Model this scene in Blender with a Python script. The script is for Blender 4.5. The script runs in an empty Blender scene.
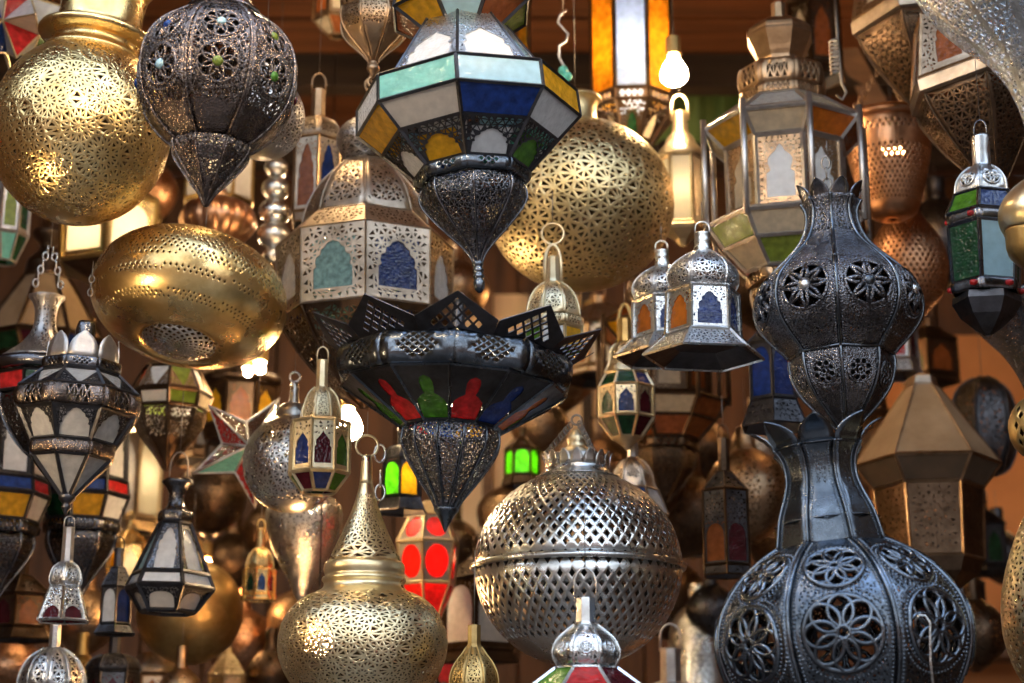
import bpy, bmesh, math, random
import numpy as np
from mathutils import Vector, Matrix, Euler
from mathutils.geometry import delaunay_2d_cdt

random.seed(7)
PI = math.pi
scene = bpy.context.scene
COL = scene.collection

# ------------------------------------------------------------------ camera
FPX, PITCH, EYE = 1700.0, math.radians(15), 1.6
FW = Vector((0, math.cos(PITCH), math.sin(PITCH)))
UP = Vector((0, -math.sin(PITCH), math.cos(PITCH)))

def pt(px, py, d):
    """A point of the room, d metres into it, seen at a pixel of the photograph."""
    return Vector((0, 0, EYE)) + d * (FW + Vector(((px - 512) / FPX, 0, 0)) + UP * ((341.5 - py) / FPX))

cd = bpy.data.cameras.new('camera')
cam = bpy.data.objects.new('camera', cd)
COL.objects.link(cam)
cam.location = (0, 0, EYE)
cam.rotation_euler = (PI / 2 + PITCH, 0, 0)
cd.sensor_width = 36
cd.lens = FPX / 1024 * 36
cd.dof.use_dof = True
cd.dof.focus_distance = 2.75
cd.dof.aperture_fstop = 3.2
scene.camera = cam

# ------------------------------------------------------------------ materials
def newmat(name):
    m = bpy.data.materials.new(name)
    m.use_nodes = True
    nt = m.node_tree
    nt.nodes.clear()
    return m, nt, nt.nodes, nt.links

def nd(nodes, typ, **kw):
    n = nodes.new(typ)
    for k, v in kw.items():
        if k in n.inputs:
            n.inputs[k].default_value = v
        else:
            setattr(n, k, v)
    return n

def ramp(nodes, stops):
    n = nodes.new('ShaderNodeValToRGB')
    el = n.color_ramp.elements
    while len(el) < len(stops):
        el.new(0.5)
    for e, (p, c) in zip(el, stops):
        e.position = p
        e.color = (*c, 1) if len(c) == 3 else c
    return n

def metal(name, base, tarn, rough=.28, rvar=.18, bump=.25, scale=55, engrave=0.0, escale=420):
    m, nt, N, L = newmat(name)
    out = nd(N, 'ShaderNodeOutputMaterial')
    b = nd(N, 'ShaderNodeBsdfPrincipled', Metallic=1.0)
    tc = nd(N, 'ShaderNodeTexCoord')
    n1 = nd(N, 'ShaderNodeTexNoise', Scale=scale, Detail=6.0, Roughness=.62)
    n2 = nd(N, 'ShaderNodeTexNoise', Scale=scale * .22, Detail=3.0)
    L.new(tc.outputs['Object'], n1.inputs['Vector'])
    L.new(tc.outputs['Object'], n2.inputs['Vector'])
    mx = nd(N, 'ShaderNodeMath', operation='MULTIPLY_ADD')
    L.new(n1.outputs['Fac'], mx.inputs[0]); mx.inputs[1].default_value = .55
    L.new(n2.outputs['Fac'], mx.inputs[2])
    cr = ramp(N, [(.48, tarn), (.92, base)])
    L.new(mx.outputs[0], cr.inputs['Fac'])
    L.new(cr.outputs['Color'], b.inputs['Base Color'])
    rr = nd(N, 'ShaderNodeMapRange')
    L.new(mx.outputs[0], rr.inputs['Value'])
    rr.inputs['From Min'].default_value = .4; rr.inputs['From Max'].default_value = 1.1
    rr.inputs['To Min'].default_value = rough + rvar; rr.inputs['To Max'].default_value = max(.05, rough - rvar * .4)
    L.new(rr.outputs[0], b.inputs['Roughness'])
    bp = nd(N, 'ShaderNodeBump', Strength=bump, Distance=.004)
    h = n1.outputs['Fac']
    if engrave:
        vo = nd(N, 'ShaderNodeTexVoronoi', Scale=escale, feature='SMOOTH_F1')
        L.new(tc.outputs['Object'], vo.inputs['Vector'])
        ad = nd(N, 'ShaderNodeMath', operation='MULTIPLY_ADD')
        L.new(vo.outputs['Distance'], ad.inputs[0]); ad.inputs[1].default_value = engrave
        L.new(n1.outputs['Fac'], ad.inputs[2])
        h = ad.outputs[0]
    L.new(h, bp.inputs['Height'])
    L.new(bp.outputs[0], b.inputs['Normal'])
    L.new(b.outputs[0], out.inputs['Surface'])
    return m

def glass(name, col, dark=.55, trans=.5, gloss=.12, scale=70, clear=0.0):
    """Hammered, half-opaque coloured lantern glass."""
    m, nt, N, L = newmat(name)
    out = nd(N, 'ShaderNodeOutputMaterial')
    tc = nd(N, 'ShaderNodeTexCoord')
    no = nd(N, 'ShaderNodeTexNoise', Scale=scale, Detail=3.0)
    vo = nd(N, 'ShaderNodeTexVoronoi', Scale=scale * 3.2, feature='SMOOTH_F1')
    L.new(tc.outputs['Object'], no.inputs['Vector'])
    L.new(tc.outputs['Object'], vo.inputs['Vector'])
    cr = ramp(N, [(.3, tuple(c * dark for c in col)), (.7, col)])
    L.new(no.outputs['Fac'], cr.inputs['Fac'])
    bp = nd(N, 'ShaderNodeBump', Strength=.35, Distance=.004)
    L.new(vo.outputs['Distance'], bp.inputs['Height'])
    d = nd(N, 'ShaderNodeBsdfDiffuse'); t = nd(N, 'ShaderNodeBsdfTranslucent')
    g = nd(N, 'ShaderNodeBsdfGlossy', Roughness=gloss)
    L.new(cr.outputs[0], d.inputs['Color']); L.new(cr.outputs[0], t.inputs['Color'])
    L.new(bp.outputs[0], g.inputs['Normal'])
    m1 = nd(N, 'ShaderNodeMixShader', Fac=trans)
    L.new(d.outputs[0], m1.inputs[1]); L.new(t.outputs[0], m1.inputs[2])
    fr = nd(N, 'ShaderNodeFresnel', IOR=1.5)
    L.new(bp.outputs[0], fr.inputs['Normal'])
    m2 = nd(N, 'ShaderNodeMixShader')
    L.new(fr.outputs[0], m2.inputs[0]); L.new(m1.outputs[0], m2.inputs[1]); L.new(g.outputs[0], m2.inputs[2])
    L.new(m2.outputs[0], out.inputs['Surface'])
    return m

def plain(name, c1, c2, rough=.7, scale=6, bump=.2, stretch=(1, 1, 1), detail=6):
    m, nt, N, L = newmat(name)
    out = nd(N, 'ShaderNodeOutputMaterial')
    b = nd(N, 'ShaderNodeBsdfPrincipled', Roughness=rough)
    tc = nd(N, 'ShaderNodeTexCoord'); mp = nd(N, 'ShaderNodeMapping')
    mp.inputs['Scale'].default_value = stretch
    no = nd(N, 'ShaderNodeTexNoise', Scale=scale, Detail=float(detail), Roughness=.6)
    L.new(tc.outputs['Object'], mp.inputs['Vector']); L.new(mp.outputs[0], no.inputs['Vector'])
    cr = ramp(N, [(.32, c1), (.68, c2)])
    L.new(no.outputs['Fac'], cr.inputs['Fac']); L.new(cr.outputs[0], b.inputs['Base Color'])
    bp = nd(N, 'ShaderNodeBump', Strength=bump, Distance=.01)
    L.new(no.outputs['Fac'], bp.inputs['Height']); L.new(bp.outputs[0], b.inputs['Normal'])
    L.new(b.outputs[0], out.inputs['Surface'])
    return m

def emit(name, col, strength):
    m, nt, N, L = newmat(name)
    out = nd(N, 'ShaderNodeOutputMaterial')
    e = nd(N, 'ShaderNodeEmission', Strength=strength)
    e.inputs['Color'].default_value = (*col, 1)
    L.new(e.outputs[0], out.inputs['Surface'])
    return m

BRASS = metal('brass', (.93, .69, .32), (.66, .44, .16), .25, .15, .18)
BRASS_PALE = metal('pale_brass', (.95, .82, .53), (.68, .53, .28), .28, .15, .18)
BRASS_OLIVE = metal('olive_brass', (.74, .60, .33), (.46, .36, .17), .36, .15, .2)
BRASS_OLD = metal('aged_brass', (.55, .39, .16), (.27, .17, .06), .36, .2, .25)
CREAM = metal('cream_brass', (.86, .74, .50), (.52, .40, .22), .34, .15, .2)
SILVER = metal('bright_tin', (.74, .75, .74), (.44, .43, .40), .24, .16, .22)
SILVER_ENG = metal('engraved_tin', (.70, .71, .71), (.36, .35, .33), .26, .16, .3, 55, .9, 330)
DARK = metal('blackened_silver', (.19, .19, .205), (.055, .053, .056), .20, .14, .28)
DARK_ENG = metal('blackened_engraved_silver', (.20, .20, .215), (.05, .048, .052), .21, .14, .5, 60, 1.2, 420)
DARK_WARM = metal('warm_tinted_silver', (.23, .185, .16), (.06, .047, .04), .21, .14, .5, 60, 1.0, 420)  # silver with warm brown reflections tinted in; also for brownish hoops
DARK_BLUE = metal('gunmetal', (.145, .165, .19), (.048, .056, .066), .23, .12, .22)
IRON = metal('black_iron', (.10, .10, .11), (.035, .033, .033), .36, .15, .3)
BRONZE = metal('bronze', (.42, .29, .18), (.18, .11, .06), .34, .15, .25)
BRONZE_DARK = metal('dark_bronze', (.14, .09, .057), (.048, .03, .017), .36, .15, .3)
COPPER = metal('copper', (.66, .36, .20), (.36, .17, .08), .30, .15, .25)
TAN = metal('tan_tin', (.56, .46, .36), (.28, .22, .16), .36, .15, .25)
GREY_TIN = metal('grey_tin', (.58, .56, .54), (.32, .29, .27), .36, .15, .25)
WIRE = metal('wire_steel', (.30, .28, .26), (.12, .10, .08), .45, .1, .1)
PARCH = plain('parchment', (.26, .165, .085), (.38, .26, .15), .75, 14, .15)
PARCH_DARK = plain('dark_parchment', (.06, .04, .022), (.11, .07, .04), .75, 14, .15)

G = dict(
    white=glass('white_glass', (.78, .78, .77), .80, .35),
    grey=glass('grey_glass', (.50, .48, .45), .75, .4),
    milk=glass('milk_glass', (.86, .80, .72), .85, .6),
    cream=glass('cream_glass', (.74, .62, .44), .75, .5),
    blue=glass('blue_glass', (.016, .06, .30), .45, .4),
    navy=glass('navy_glass', (.012, .04, .20), .4, .4),
    sky=glass('sky_glass', (.42, .66, .76), .85, .4),
    teal=glass('teal_glass', (.20, .58, .48), .75, .35),
    aqua=glass('aqua_glass', (.33, .56, .48), .45, .4, .1, 110),
    green=glass('green_glass', (.12, .36, .03), .45, .5),
    lime=glass('lime_glass', (.34, .44, .06), .6, .5),
    forest=glass('forest_glass', (.018, .095, .035), .4, .5),
    red=glass('red_glass', (.82, .04, .04), .45, .5),
    wine=glass('wine_glass', (.11, .009, .018), .5, .5),
    amber=glass('amber_glass', (.86, .46, .02), .6, .5),
    orange=glass('orange_glass', (.74, .21, .02), .6, .5),
    rust=glass('rust_glass', (.42, .12, .03), .6, .5),
)
G['lit_amber'] = glass('lit_amber_glass', (.95, .50, .06), .45, .85, .12, 60)
G['lit_blue'] = glass('lit_pale_blue_glass', (.55, .66, .90), .7, .85, .12, 60)
G['lit_cream'] = glass('lit_cream_glass', (.98, .92, .76), .95, .85)
G['lit_yellow'] = glass('lit_yellow_glass', (.98, .70, .04), .5, .9)
G['lit_green'] = glass('lit_green_glass', (.30, .85, .06), .5, .9)
G['lit_red'] = glass('lit_red_glass', (.95, .05, .03), .6, .85)
BULB = emit('bulb_glow', (1.0, .70, .38), 190)
BULB_DIM = emit('dim_bulb_glow', (1.0, .52, .20), 120)
BULB_SOFT = emit('lantern_bulb_glow', (1.0, .80, .55), 60)

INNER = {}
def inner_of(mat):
    """The dull inside of a lamp made of mat: darkened so its holes look shaded."""
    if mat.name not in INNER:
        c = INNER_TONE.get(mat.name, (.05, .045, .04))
        INNER[mat.name] = metal('shaded_inside_of_' + mat.name, c, tuple(q * .5 for q in c), .62, .1, .2)  # darker copy of the metal; shade behind the holes is in its colour
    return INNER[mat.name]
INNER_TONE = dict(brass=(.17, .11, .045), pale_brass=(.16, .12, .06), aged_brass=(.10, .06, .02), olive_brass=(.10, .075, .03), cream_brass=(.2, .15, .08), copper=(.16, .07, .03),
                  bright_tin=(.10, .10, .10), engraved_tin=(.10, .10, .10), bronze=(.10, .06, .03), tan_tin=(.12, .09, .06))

# ------------------------------------------------------------------ mesh helpers
class MB:
    def __init__(s):
        s.v, s.f, s.s = [], [], []
    def add(s, V, F, smooth=False):
        b = len(s.v)
        s.v.extend(tuple(p) for p in V)
        s.f.extend(tuple(i + b for i in f) for f in F)
        s.s.extend([int(smooth)] * len(F) if isinstance(smooth, (bool, int)) else smooth)
    def build(s, name, mat, parent=None):
        me = bpy.data.meshes.new(name)
        me.from_pydata(s.v, [], s.f)
        me.polygons.foreach_set('use_smooth', [bool(q & 1) for q in s.s])
        me.materials.append(mat)
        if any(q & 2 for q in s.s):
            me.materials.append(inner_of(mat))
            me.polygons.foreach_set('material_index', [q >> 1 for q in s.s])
        me.update()
        o = bpy.data.objects.new(name, me)
        COL.objects.link(o)
        if parent is not None:
            o.parent = parent
        return o

def vnormals(V, F):
    V = np.asarray(V, float)
    N = np.zeros_like(V)
    for k in set(len(f) for f in F):
        A = np.array([f for f in F if len(f) == k])
        n = np.cross(V[A[:, 1]] - V[A[:, 0]], V[A[:, 2]] - V[A[:, 0]])
        if k > 3:
            n = n + np.cross(V[A[:, 2]] - V[A[:, 0]], V[A[:, 3]] - V[A[:, 0]])
        for j in range(k):
            np.add.at(N, A[:, j], n)
    l = np.linalg.norm(N, axis=1)
    l[l == 0] = 1
    return V, N / l[:, None]

def weld(V, F, eps=2e-5):
    V = np.asarray(V, float)
    q = np.round(V / eps).astype(np.int64)
    _, first, inv = np.unique(q, axis=0, return_index=True, return_inverse=True)
    inv = inv.ravel()
    G2 = []
    for f in F:
        g = [int(inv[i]) for i in f]
        h = [g[i] for i in range(len(g)) if g[i] != g[i - 1]]
        if len(set(h)) == len(h) and len(h) >= 3:
            G2.append(tuple(h))
    return V[first], G2

def thick(V, F, t, smooth=True):
    """Give a sheet its thickness: inner skin at depth t and rims round every hole."""
    V, N = vnormals(V, F)
    n = len(V)
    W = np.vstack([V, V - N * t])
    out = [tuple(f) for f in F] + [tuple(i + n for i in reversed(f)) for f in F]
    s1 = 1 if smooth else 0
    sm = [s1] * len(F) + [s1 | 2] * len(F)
    ed = {}
    for f in F:
        for i in range(len(f)):
            a, b = f[i], f[(i + 1) % len(f)]
            if (b, a) in ed:
                ed[(b, a)] = 0
            else:
                ed[(a, b)] = 1
    for (a, b), c in ed.items():
        if c:
            out.append((b, a, a + n, b + n)); sm.append(0)
    return W, out, sm

def inset(V, F, kf):
    """Open every face of a mesh into a hole by factor kf(face centre, index) (0 leaves it solid)."""
    V = [Vector(p) for p in V]
    out = []
    for i, f in enumerate(F):
        P = [V[j] for j in f]
        c = sum(P, Vector((0, 0, 0))) / len(P)
        k = kf(c, i) if callable(kf) else kf
        if not k:
            out.append(tuple(f)); continue
        b = len(V)
        V.extend(c + (p - c) * k for p in P)
        m = len(f)
        for j in range(m):
            out.append((f[j], f[(j + 1) % m], b + (j + 1) % m, b + j))
    return V, out

def lathe_vf(prof, seg, phase=0.0):
    """Surface of revolution, outward normals; prof runs from top to bottom as (r, z)."""
    V, F = [], []
    for r, z in prof:
        r = max(r, 2e-4)
        for k in range(seg):
            a = phase + 2 * PI * k / seg
            V.append((r * math.sin(a), -r * math.cos(a), z))
    for i in range(len(prof) - 1):
        for k in range(seg):
            a, b = i * seg + k, i * seg + (k + 1) % seg
            F.append((b, a, a + seg, b + seg))
    return V, F

def tube_vf(path, rad, seg=6, closed=False):
    P = [Vector(p) for p in path]
    n = len(P)
    V, F = [], []
    T = []
    for i in range(n):
        a = P[(i - 1) % n] if closed or i > 0 else P[i]
        b = P[(i + 1) % n] if closed or i < n - 1 else P[i]
        d = (b - a)
        T.append(d.normalized() if d.length > 1e-9 else Vector((0, 0, 1)))
    up = Vector((0, 0, 1)) if abs(T[0].z) < .9 else Vector((1, 0, 0))
    nrm = (up - T[0] * up.dot(T[0])).normalized()
    for i in range(n):
        nrm = nrm - T[i] * nrm.dot(T[i])
        nrm = nrm.normalized() if nrm.length > 1e-6 else T[i].orthogonal().normalized()
        bi = T[i].cross(nrm)
        r = rad[i] if isinstance(rad, (list, tuple)) else rad
        for k in range(seg):
            a = 2 * PI * k / seg
            V.append(P[i] + nrm * (math.cos(a) * r) + bi * (math.sin(a) * r))
    m = n if closed else n - 1
    for i in range(m):
        j = (i + 1) % n
        for k in range(seg):
            l = (k + 1) % seg
            F.append((i * seg + k, i * seg + l, j * seg + l, j * seg + k))
    if not closed:
        F.append(tuple(reversed(range(seg))))
        F.append(tuple((n - 1) * seg + k for k in range(seg)))
    return V, F

def bar_vf(a, b, w):
    """A square lead bar."""
    return tube_vf([a, b], w, 4)

def box_vf(x0, y0, z0, x1, y1, z1):
    V = [(x0, y0, z0), (x1, y0, z0), (x1, y1, z0), (x0, y1, z0), (x0, y0, z1), (x1, y0, z1), (x1, y1, z1), (x0, y1, z1)]
    return V, [(3, 2, 1, 0), (4, 5, 6, 7), (0, 1, 5, 4), (1, 2, 6, 5), (2, 3, 7, 6), (3, 0, 4, 7)]

def ring_path(R, z=0, n=32, plane='xy', c=(0, 0, 0)):
    out = []
    for k in range(n):
        a = 2 * PI * k / n
        if plane == 'xy':
            out.append((c[0] + R * math.sin(a), c[1] - R * math.cos(a), c[2] + z))
        else:
            out.append((c[0] + R * math.sin(a), c[1], c[2] + z + R * math.cos(a)))
    return out

def smooth_prof(p, k=4):
    """Catmull-Rom through profile points."""
    out = []
    n = len(p)
    for i in range(n - 1):
        p0, p1, p2, p3 = p[max(i - 1, 0)], p[i], p[i + 1], p[min(i + 2, n - 1)]
        for j in range(k):
            t = j / k
            out.append(tuple(.5 * (2 * b + (c - a) * t + (2 * a - 5 * b + 4 * c - d) * t * t + (3 * b - a - 3 * c + d) * t ** 3)
                             for a, b, c, d in zip(p0, p1, p2, p3)))
    out.append(p[-1])
    return [(max(r, 3e-4), z) for r, z in out]

class Prof:
    """Arc-length view of a profile (top to bottom)."""
    def __init__(s, pr):
        s.p = pr
        s.s = [0.0]
        for a, b in zip(pr, pr[1:]):
            s.s.append(s.s[-1] + max(1e-7, math.hypot(b[0] - a[0], b[1] - a[1])))
        s.S = s.s[-1]
        s.R = [a[0] for a in pr]; s.Zz = [a[1] for a in pr]
    def r(s, t): return float(np.interp(t, s.s, s.R))
    def z(s, t): return float(np.interp(t, s.s, s.Zz))
    def s_at_z(s, z):
        return float(np.interp(-z, [-q for q in s.Zz], s.s))

def circle2(cx, cy, r, n=20, ry=None, rot=0):
    ry = r if ry is None else ry
    out = []
    for k in range(n):
        a = 2 * PI * k / n
        x, y = r * math.cos(a), ry * math.sin(a)
        out.append((cx + x * math.cos(rot) - y * math.sin(rot), cy + x * math.sin(rot) + y * math.cos(rot)))
    return out

def jitter_pts(x0, y0, x1, y1, g, ok, rnd, j=.32):
    out = []
    ny = max(1, int((y1 - y0) / (g * .87)))
    for b in range(ny + 1):
        nx = max(1, int((x1 - x0) / g))
        for a in range(nx + 1):
            x = x0 + (a + .5 * (b % 2)) * g + rnd.uniform(-j, j) * g
            y = y0 + b * g * .87 + rnd.uniform(-j, j) * g
            if ok(x, y):
                out.append((x, y))
    return out

def cdt(outline, holes, pts):
    """Triangles of a 2-D sheet with holes: (verts, tris, set of border vertex ids)."""
    v = [Vector(p) for p in outline]
    faces = [list(range(len(v)))]
    for h in holes:
        faces.append(list(range(len(v), len(v) + len(h))))
        v.extend(Vector(p) for p in h)
    nb = len(v)
    v.extend(Vector(p) for p in pts)
    r = delaunay_2d_cdt(v, [], faces, 2, 1e-6)
    border = {i for i, o in enumerate(r[3]) if any(q < nb for q in o)}
    tris = []
    for f in r[2]:
        f = list(f)
        a, b, c = (r[0][i] for i in f[:3])
        if (b - a).cross(c - a) < 0:
            f.reverse()
        tris.append(tuple(f))
    return [tuple(p) for p in r[0]], tris, border

def open_tris(V, F, border, k, amin=0.0, keep=None):
    """Turn the inner triangles of a 2-D sheet into small triangular holes."""
    V = list(V); out = []
    for f in F:
        P = [V[i] for i in f]
        a2 = abs((P[1][0] - P[0][0]) * (P[2][1] - P[0][1]) - (P[2][0] - P[0][0]) * (P[1][1] - P[0][1]))
        nb = sum(i in border for i in f)
        c = (sum(p[0] for p in P) / 3, sum(p[1] for p in P) / 3)
        if k <= 0 or nb >= 2 or a2 < amin or (keep and keep(*c)):
            out.append(f); continue
        b = len(V)
        V.extend((c[0] + (p[0] - c[0]) * k, c[1] + (p[1] - c[1]) * k) for p in P)
        for j in range(3):
            out.append((f[j], f[(j + 1) % 3], b + (j + 1) % 3, b + j))
    return V, out

def beads_vf(P, N, r):
    """Small domed studs on a surface: centre P, outward normal N."""
    V, F = [], []
    for p, n in zip(P, N):
        p, n = Vector(p), Vector(n)
        t = n.orthogonal().normalized(); u = n.cross(t)
        b = len(V)
        for k in range(5):
            a = 2 * PI * k / 5
            V.append(p + (t * math.cos(a) + u * math.sin(a)) * r - n * r * .2)
        for k in range(5):
            a = 2 * PI * k / 5
            V.append(p + (t * math.cos(a) + u * math.sin(a)) * r * .7 + n * r * .5)
        for k in range(5):
            l = (k + 1) % 5
            F.append((b + k, b + l, b + 5 + l, b + 5 + k))
        F.append(tuple(b + 5 + k for k in range(5)))
    return V, F

def arch2(cx, y0, w, h, style='ogee'):
    """Outline of a moorish window, w wide and h tall, standing on y0 (counter-clockwise)."""
    if style == 'ogee':
        half = [(1, 0), (1, .50), (.80, .54), (.86, .62), (.80, .72), (.58, .78), (.36, .86), (.14, .93), (0, 1)]
    elif style == 'key':
        half = [(1, 0), (1, .45), (.74, .49), (.74, .55), (.88, .62), (.88, .72), (.66, .80), (.34, .86), (.22, .93), (0, 1)]
    elif style == 'man':
        half = [(1, 0), (1, .30), (.92, .42), (.62, .52), (.34, .58), (.42, .68), (.46, .82), (.36, .94), (0, 1)]
    elif style == 'lobed':
        half = [(1, 0), (1, .42), (.86, .46), (.92, .56), (.86, .66), (.64, .72), (.62, .82), (.40, .88), (.30, .95), (0, 1)]
    elif style == 'circle':
        half = [(math.sin(PI * q / 12), .5 - .5 * math.cos(PI * q / 12)) for q in range(1, 12)] + [(0, 1)]
    elif style == 'tri':
        half = [(.04, 0), (.96, .93), (.96, 1), (0, 1)]
    else:
        half = [(1, 0), (1, .6), (.92, .78), (.7, .91), (.38, .98), (0, 1)]
    L_ = [(cx + x * w / 2, y0 + y * h) for x, y in half]
    R_ = [(cx - x * w / 2, y0 + y * h) for x, y in reversed(half[:-1])]
    return L_ + R_
# ------------------------------------------------------------------ the lamp kit
class Lamp:
    """One hanging thing: an Empty that carries its parts. Sizes are taken in pixels of the photograph at the lamp's own depth."""
    def __init__(s, name, label, cat, px, py, d, tilt=0, lean=0, spin=0, group=None):
        o = bpy.data.objects.new(name, None)
        o.empty_display_size = .02
        COL.objects.link(o)
        o.location = pt(px, py, d)
        o.rotation_mode = 'ZYX'
        o['label'] = label
        o['category'] = cat
        if group:
            o['group'] = group
        face = -math.degrees(math.atan2(o.location.x, o.location.y))
        o.rotation_euler = (math.radians(lean), math.radians(tilt), math.radians(spin + face))
        s.o, s.py, s.px, s.Y, s.z0 = o, py, px, o.location.y, o.location.z
        s.rnd = random.Random(int(px * 7 + py * 13))
        s.fr = MB()
        s.frame_mat = IRON

    def Z(s, row):
        return s.Y * math.tan(PITCH + math.atan((341.5 - row) / FPX)) + EYE - s.z0
    def k(s, row):
        z = s.Z(row) + s.z0 - EYE
        return (s.Y * math.cos(PITCH) + z * math.sin(PITCH)) / FPX
    def prof(s, P):
        pr = [(r * s.k(row), s.Z(row)) for row, r in P]
        return pr if pr[0][1] >= pr[-1][1] else pr[::-1]
    def part(s, name, mb, mat, parent=None, label=None):
        o = mb.build(name, mat, parent or s.o)
        if label:
            o['label'] = label
        return o

    # ---- solids
    def lathe(s, name, P, mat, seg=40, k=4, t=1.0, parent=None, sharp=False, lobes=0, lobe=.06):
        pr = s.prof(P)
        if not sharp:
            pr = smooth_prof(pr, k)
        if lobes:
            seg = lobes * 6
        V, F = lathe_vf(pr, seg)
        if lobes:
            V = [Vector((x * (1 - lobe * (1 - abs(math.sin(lobes / 2 * math.atan2(x, -y)))) ** 2), y * (1 - lobe * (1 - abs(math.sin(lobes / 2 * math.atan2(x, -y)))) ** 2), z)) for x, y, z in V]
        mb = MB()
        if t:
            V, F, sm = thick(V, F, t * .0012, True)
            mb.add(V, F, sm)
        else:
            mb.add(V, F, True)
        return s.part(name, mb, mat, parent)

    def nl(s, name, P, n, mat, ph=None, t=1.0, parent=None, k=0):
        """Flat-sided body of n faces, a face (k = 0) to the front."""
        pr = s.prof(P)
        if k:
            pr = smooth_prof(pr, k)
        V, F = lathe_vf(pr, n, PI / n if ph is None else ph)
        mb = MB()
        V, F, sm = thick(V, F, t * .0014, False)
        mb.add(V, F, sm)
        return s.part(name, mb, mat, parent)

    def torus(s, name, row, R, r, mat, n=40, seg=8, parent=None):
        kk = s.k(row)
        mb = MB()
        V, F = tube_vf(ring_path(R * kk, s.Z(row), n), r * kk, seg, True)
        mb.add(V, F, True)
        return s.part(name, mb, mat, parent)

    def vring(s, name, row, R, r, mat, dx=0, parent=None, turn=0):
        kk = s.k(row)
        P = ring_path(R * kk, s.Z(row), 24, 'xz', (dx * kk, 0, 0))
        if turn:
            P = [Matrix.Rotation(math.radians(turn), 3, 'Z') @ Vector(p) for p in P]
        V, F = tube_vf(P, r * kk, 6, True)
        mb = MB(); mb.add(V, F, True)
        return s.part(name, mb, mat, parent)

    def strap(s, row0, row1, w, mat, rad=2.0, name='hanging_loop'):
        """An inverted-U loop standing on the neck."""
        a, b = s.Z(row0), s.Z(row1)
        kk = s.k(row0)
        P = [(-w * kk, 0, b), (-w * kk, 0, b + (a - b) * .55)]
        for i in range(1, 8):
            t = PI * (1 - i / 8)
            P.append((w * kk * math.cos(t), 0, b + (a - b) * (.55 + .45 * math.sin(t))))
        P += [(w * kk, 0, b + (a - b) * .55), (w * kk, 0, b)]
        V, F = tube_vf(P, rad * kk, 6)
        mb = MB(); mb.add(V, F, True)
        return s.part(name, mb, mat)

    def wire(s, row, up=.4, rad=.0007, mat=None, dx=0.0, name='hanging_wire'):
        """The wire the lamp hangs by, straight up in the world; up = length in metres, 0 = to the ceiling."""
        z = s.Z(row)
        top = (CEIL - s.z0) if not up else z + up
        M = s.o.rotation_euler.to_matrix().inverted()
        R = s.o.rotation_euler.to_matrix()
        a = R @ Vector((0, 0, z))
        b = Vector((a.x + dx, a.y, a.z + (top - z)))
        V, F = tube_vf([M @ a, M @ b], rad, 5)
        mb = MB(); mb.add(V, F, True)
        return s.part(name, mb, mat or WIRE)

    def chain(s, row, nlinks, link, mat, rad=1.0, dx=0, lean=0, name='hanging_chain', flip=False):
        """A chain of oval links going up from a row (link = half length in px)."""
        kk = s.k(row); mb = MB()
        z = s.Z(row); x = dx * kk
        for i in range(nlinks):
            P = []
            for q in range(14):
                a = 2 * PI * q / 14
                u, w = link * .62 * kk * math.sin(a), link * kk * math.cos(a)
                P.append((x + (u if i % 2 == 0 else 0) + lean * kk * i, u if i % 2 else 0, z + link * kk + w))
            V, F = tube_vf(P, rad * kk, 5, True)
            mb.add(V, F, True)
            z += link * 1.72 * kk
        return s.part(name, mb, mat)

    # ---- pierced shells of revolution
    def ball(s, name, P, mat, cell, k=.58, rings=2, per=8, solid=None, k_sm=5, parent=None, t=1.0, seedrot=.3, flower=None):
        """Round pierced shell: rosettes of triangular holes all over. cell = spacing of the holes in px."""
        pr = Prof(smooth_prof(s.prof(P), k_sm))
        rmax = max(pr.R)
        kk = s.k(P[len(P) // 2][0])
        ntot = 4 * PI * rmax * rmax / ((cell * kk) ** 2 * .866)
        pts = []
        n0 = max(12, int(ntot / (1 + per + (2 * per if rings > 1 else 0)) * 1.12))
        spacing = math.sqrt(4 * PI / n0)
        cen = []
        for i in range(n0):
            z = 1 - 2 * (i + .5) / n0
            a = i * PI * (3 - math.sqrt(5)) + seedrot
            q = math.sqrt(1 - z * z)
            cen.append(np.array((q * math.sin(a), -q * math.cos(a), z)))
        cand = [(0, c) for c in cen]
        for c in cen:
            t1 = np.cross(c, (0, 0, 1.0)); t1 /= np.linalg.norm(t1) + 1e-9
            t2 = np.cross(c, t1)
            for j in range(1, rings + 1):
                rad = spacing * .5 * (.44 if (j == 1 and rings > 1) else .94)
                m = per * j
                for q in range(m):
                    a = 2 * PI * (q + .5 * (j % 2)) / m
                    p = c + (t1 * math.cos(a) + t2 * math.sin(a)) * rad
                    cand.append((j, p / np.linalg.norm(p)))
        cand.sort(key=lambda x: x[0])
        dmin = .62 * math.sqrt(4 * PI / ntot)
        arr = np.zeros((0, 3))
        for _, p in cand:
            if len(arr) == 0 or np.min(np.sum((arr - p) ** 2, axis=1)) > dmin * dmin:
                arr = np.vstack([arr, p])
        bm = bmesh.new()
        for p in arr:
            bm.verts.new(p)
        bm.verts.ensure_lookup_table()
        bmesh.ops.convex_hull(bm, input=bm.verts)
        bm.verts.index_update()
        V0 = [v.co.copy() for v in bm.verts]
        F = [tuple(v.index for v in f.verts) for f in bm.faces if len(f.verts) == 3]
        bm.free()
        V = []
        for p in V0:
            ph = math.acos(max(-1, min(1, p.z))) / PI * pr.S
            r, z = pr.r(ph), pr.z(ph)
            h = math.hypot(p.x, p.y) or 1
            V.append(Vector((p.x / h * r, p.y / h * r, z)))
        F2 = []
        for f in F:
            a, b, c = (V0[i] for i in f)
            n = (b - a).cross(c - a)
            F2.append(f if n.dot(a + b + c) > 0 else tuple(reversed(f)))
        zs = (s.Z(solid[0]), s.Z(solid[1])) if solid else (1e9, -1e9)
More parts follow.
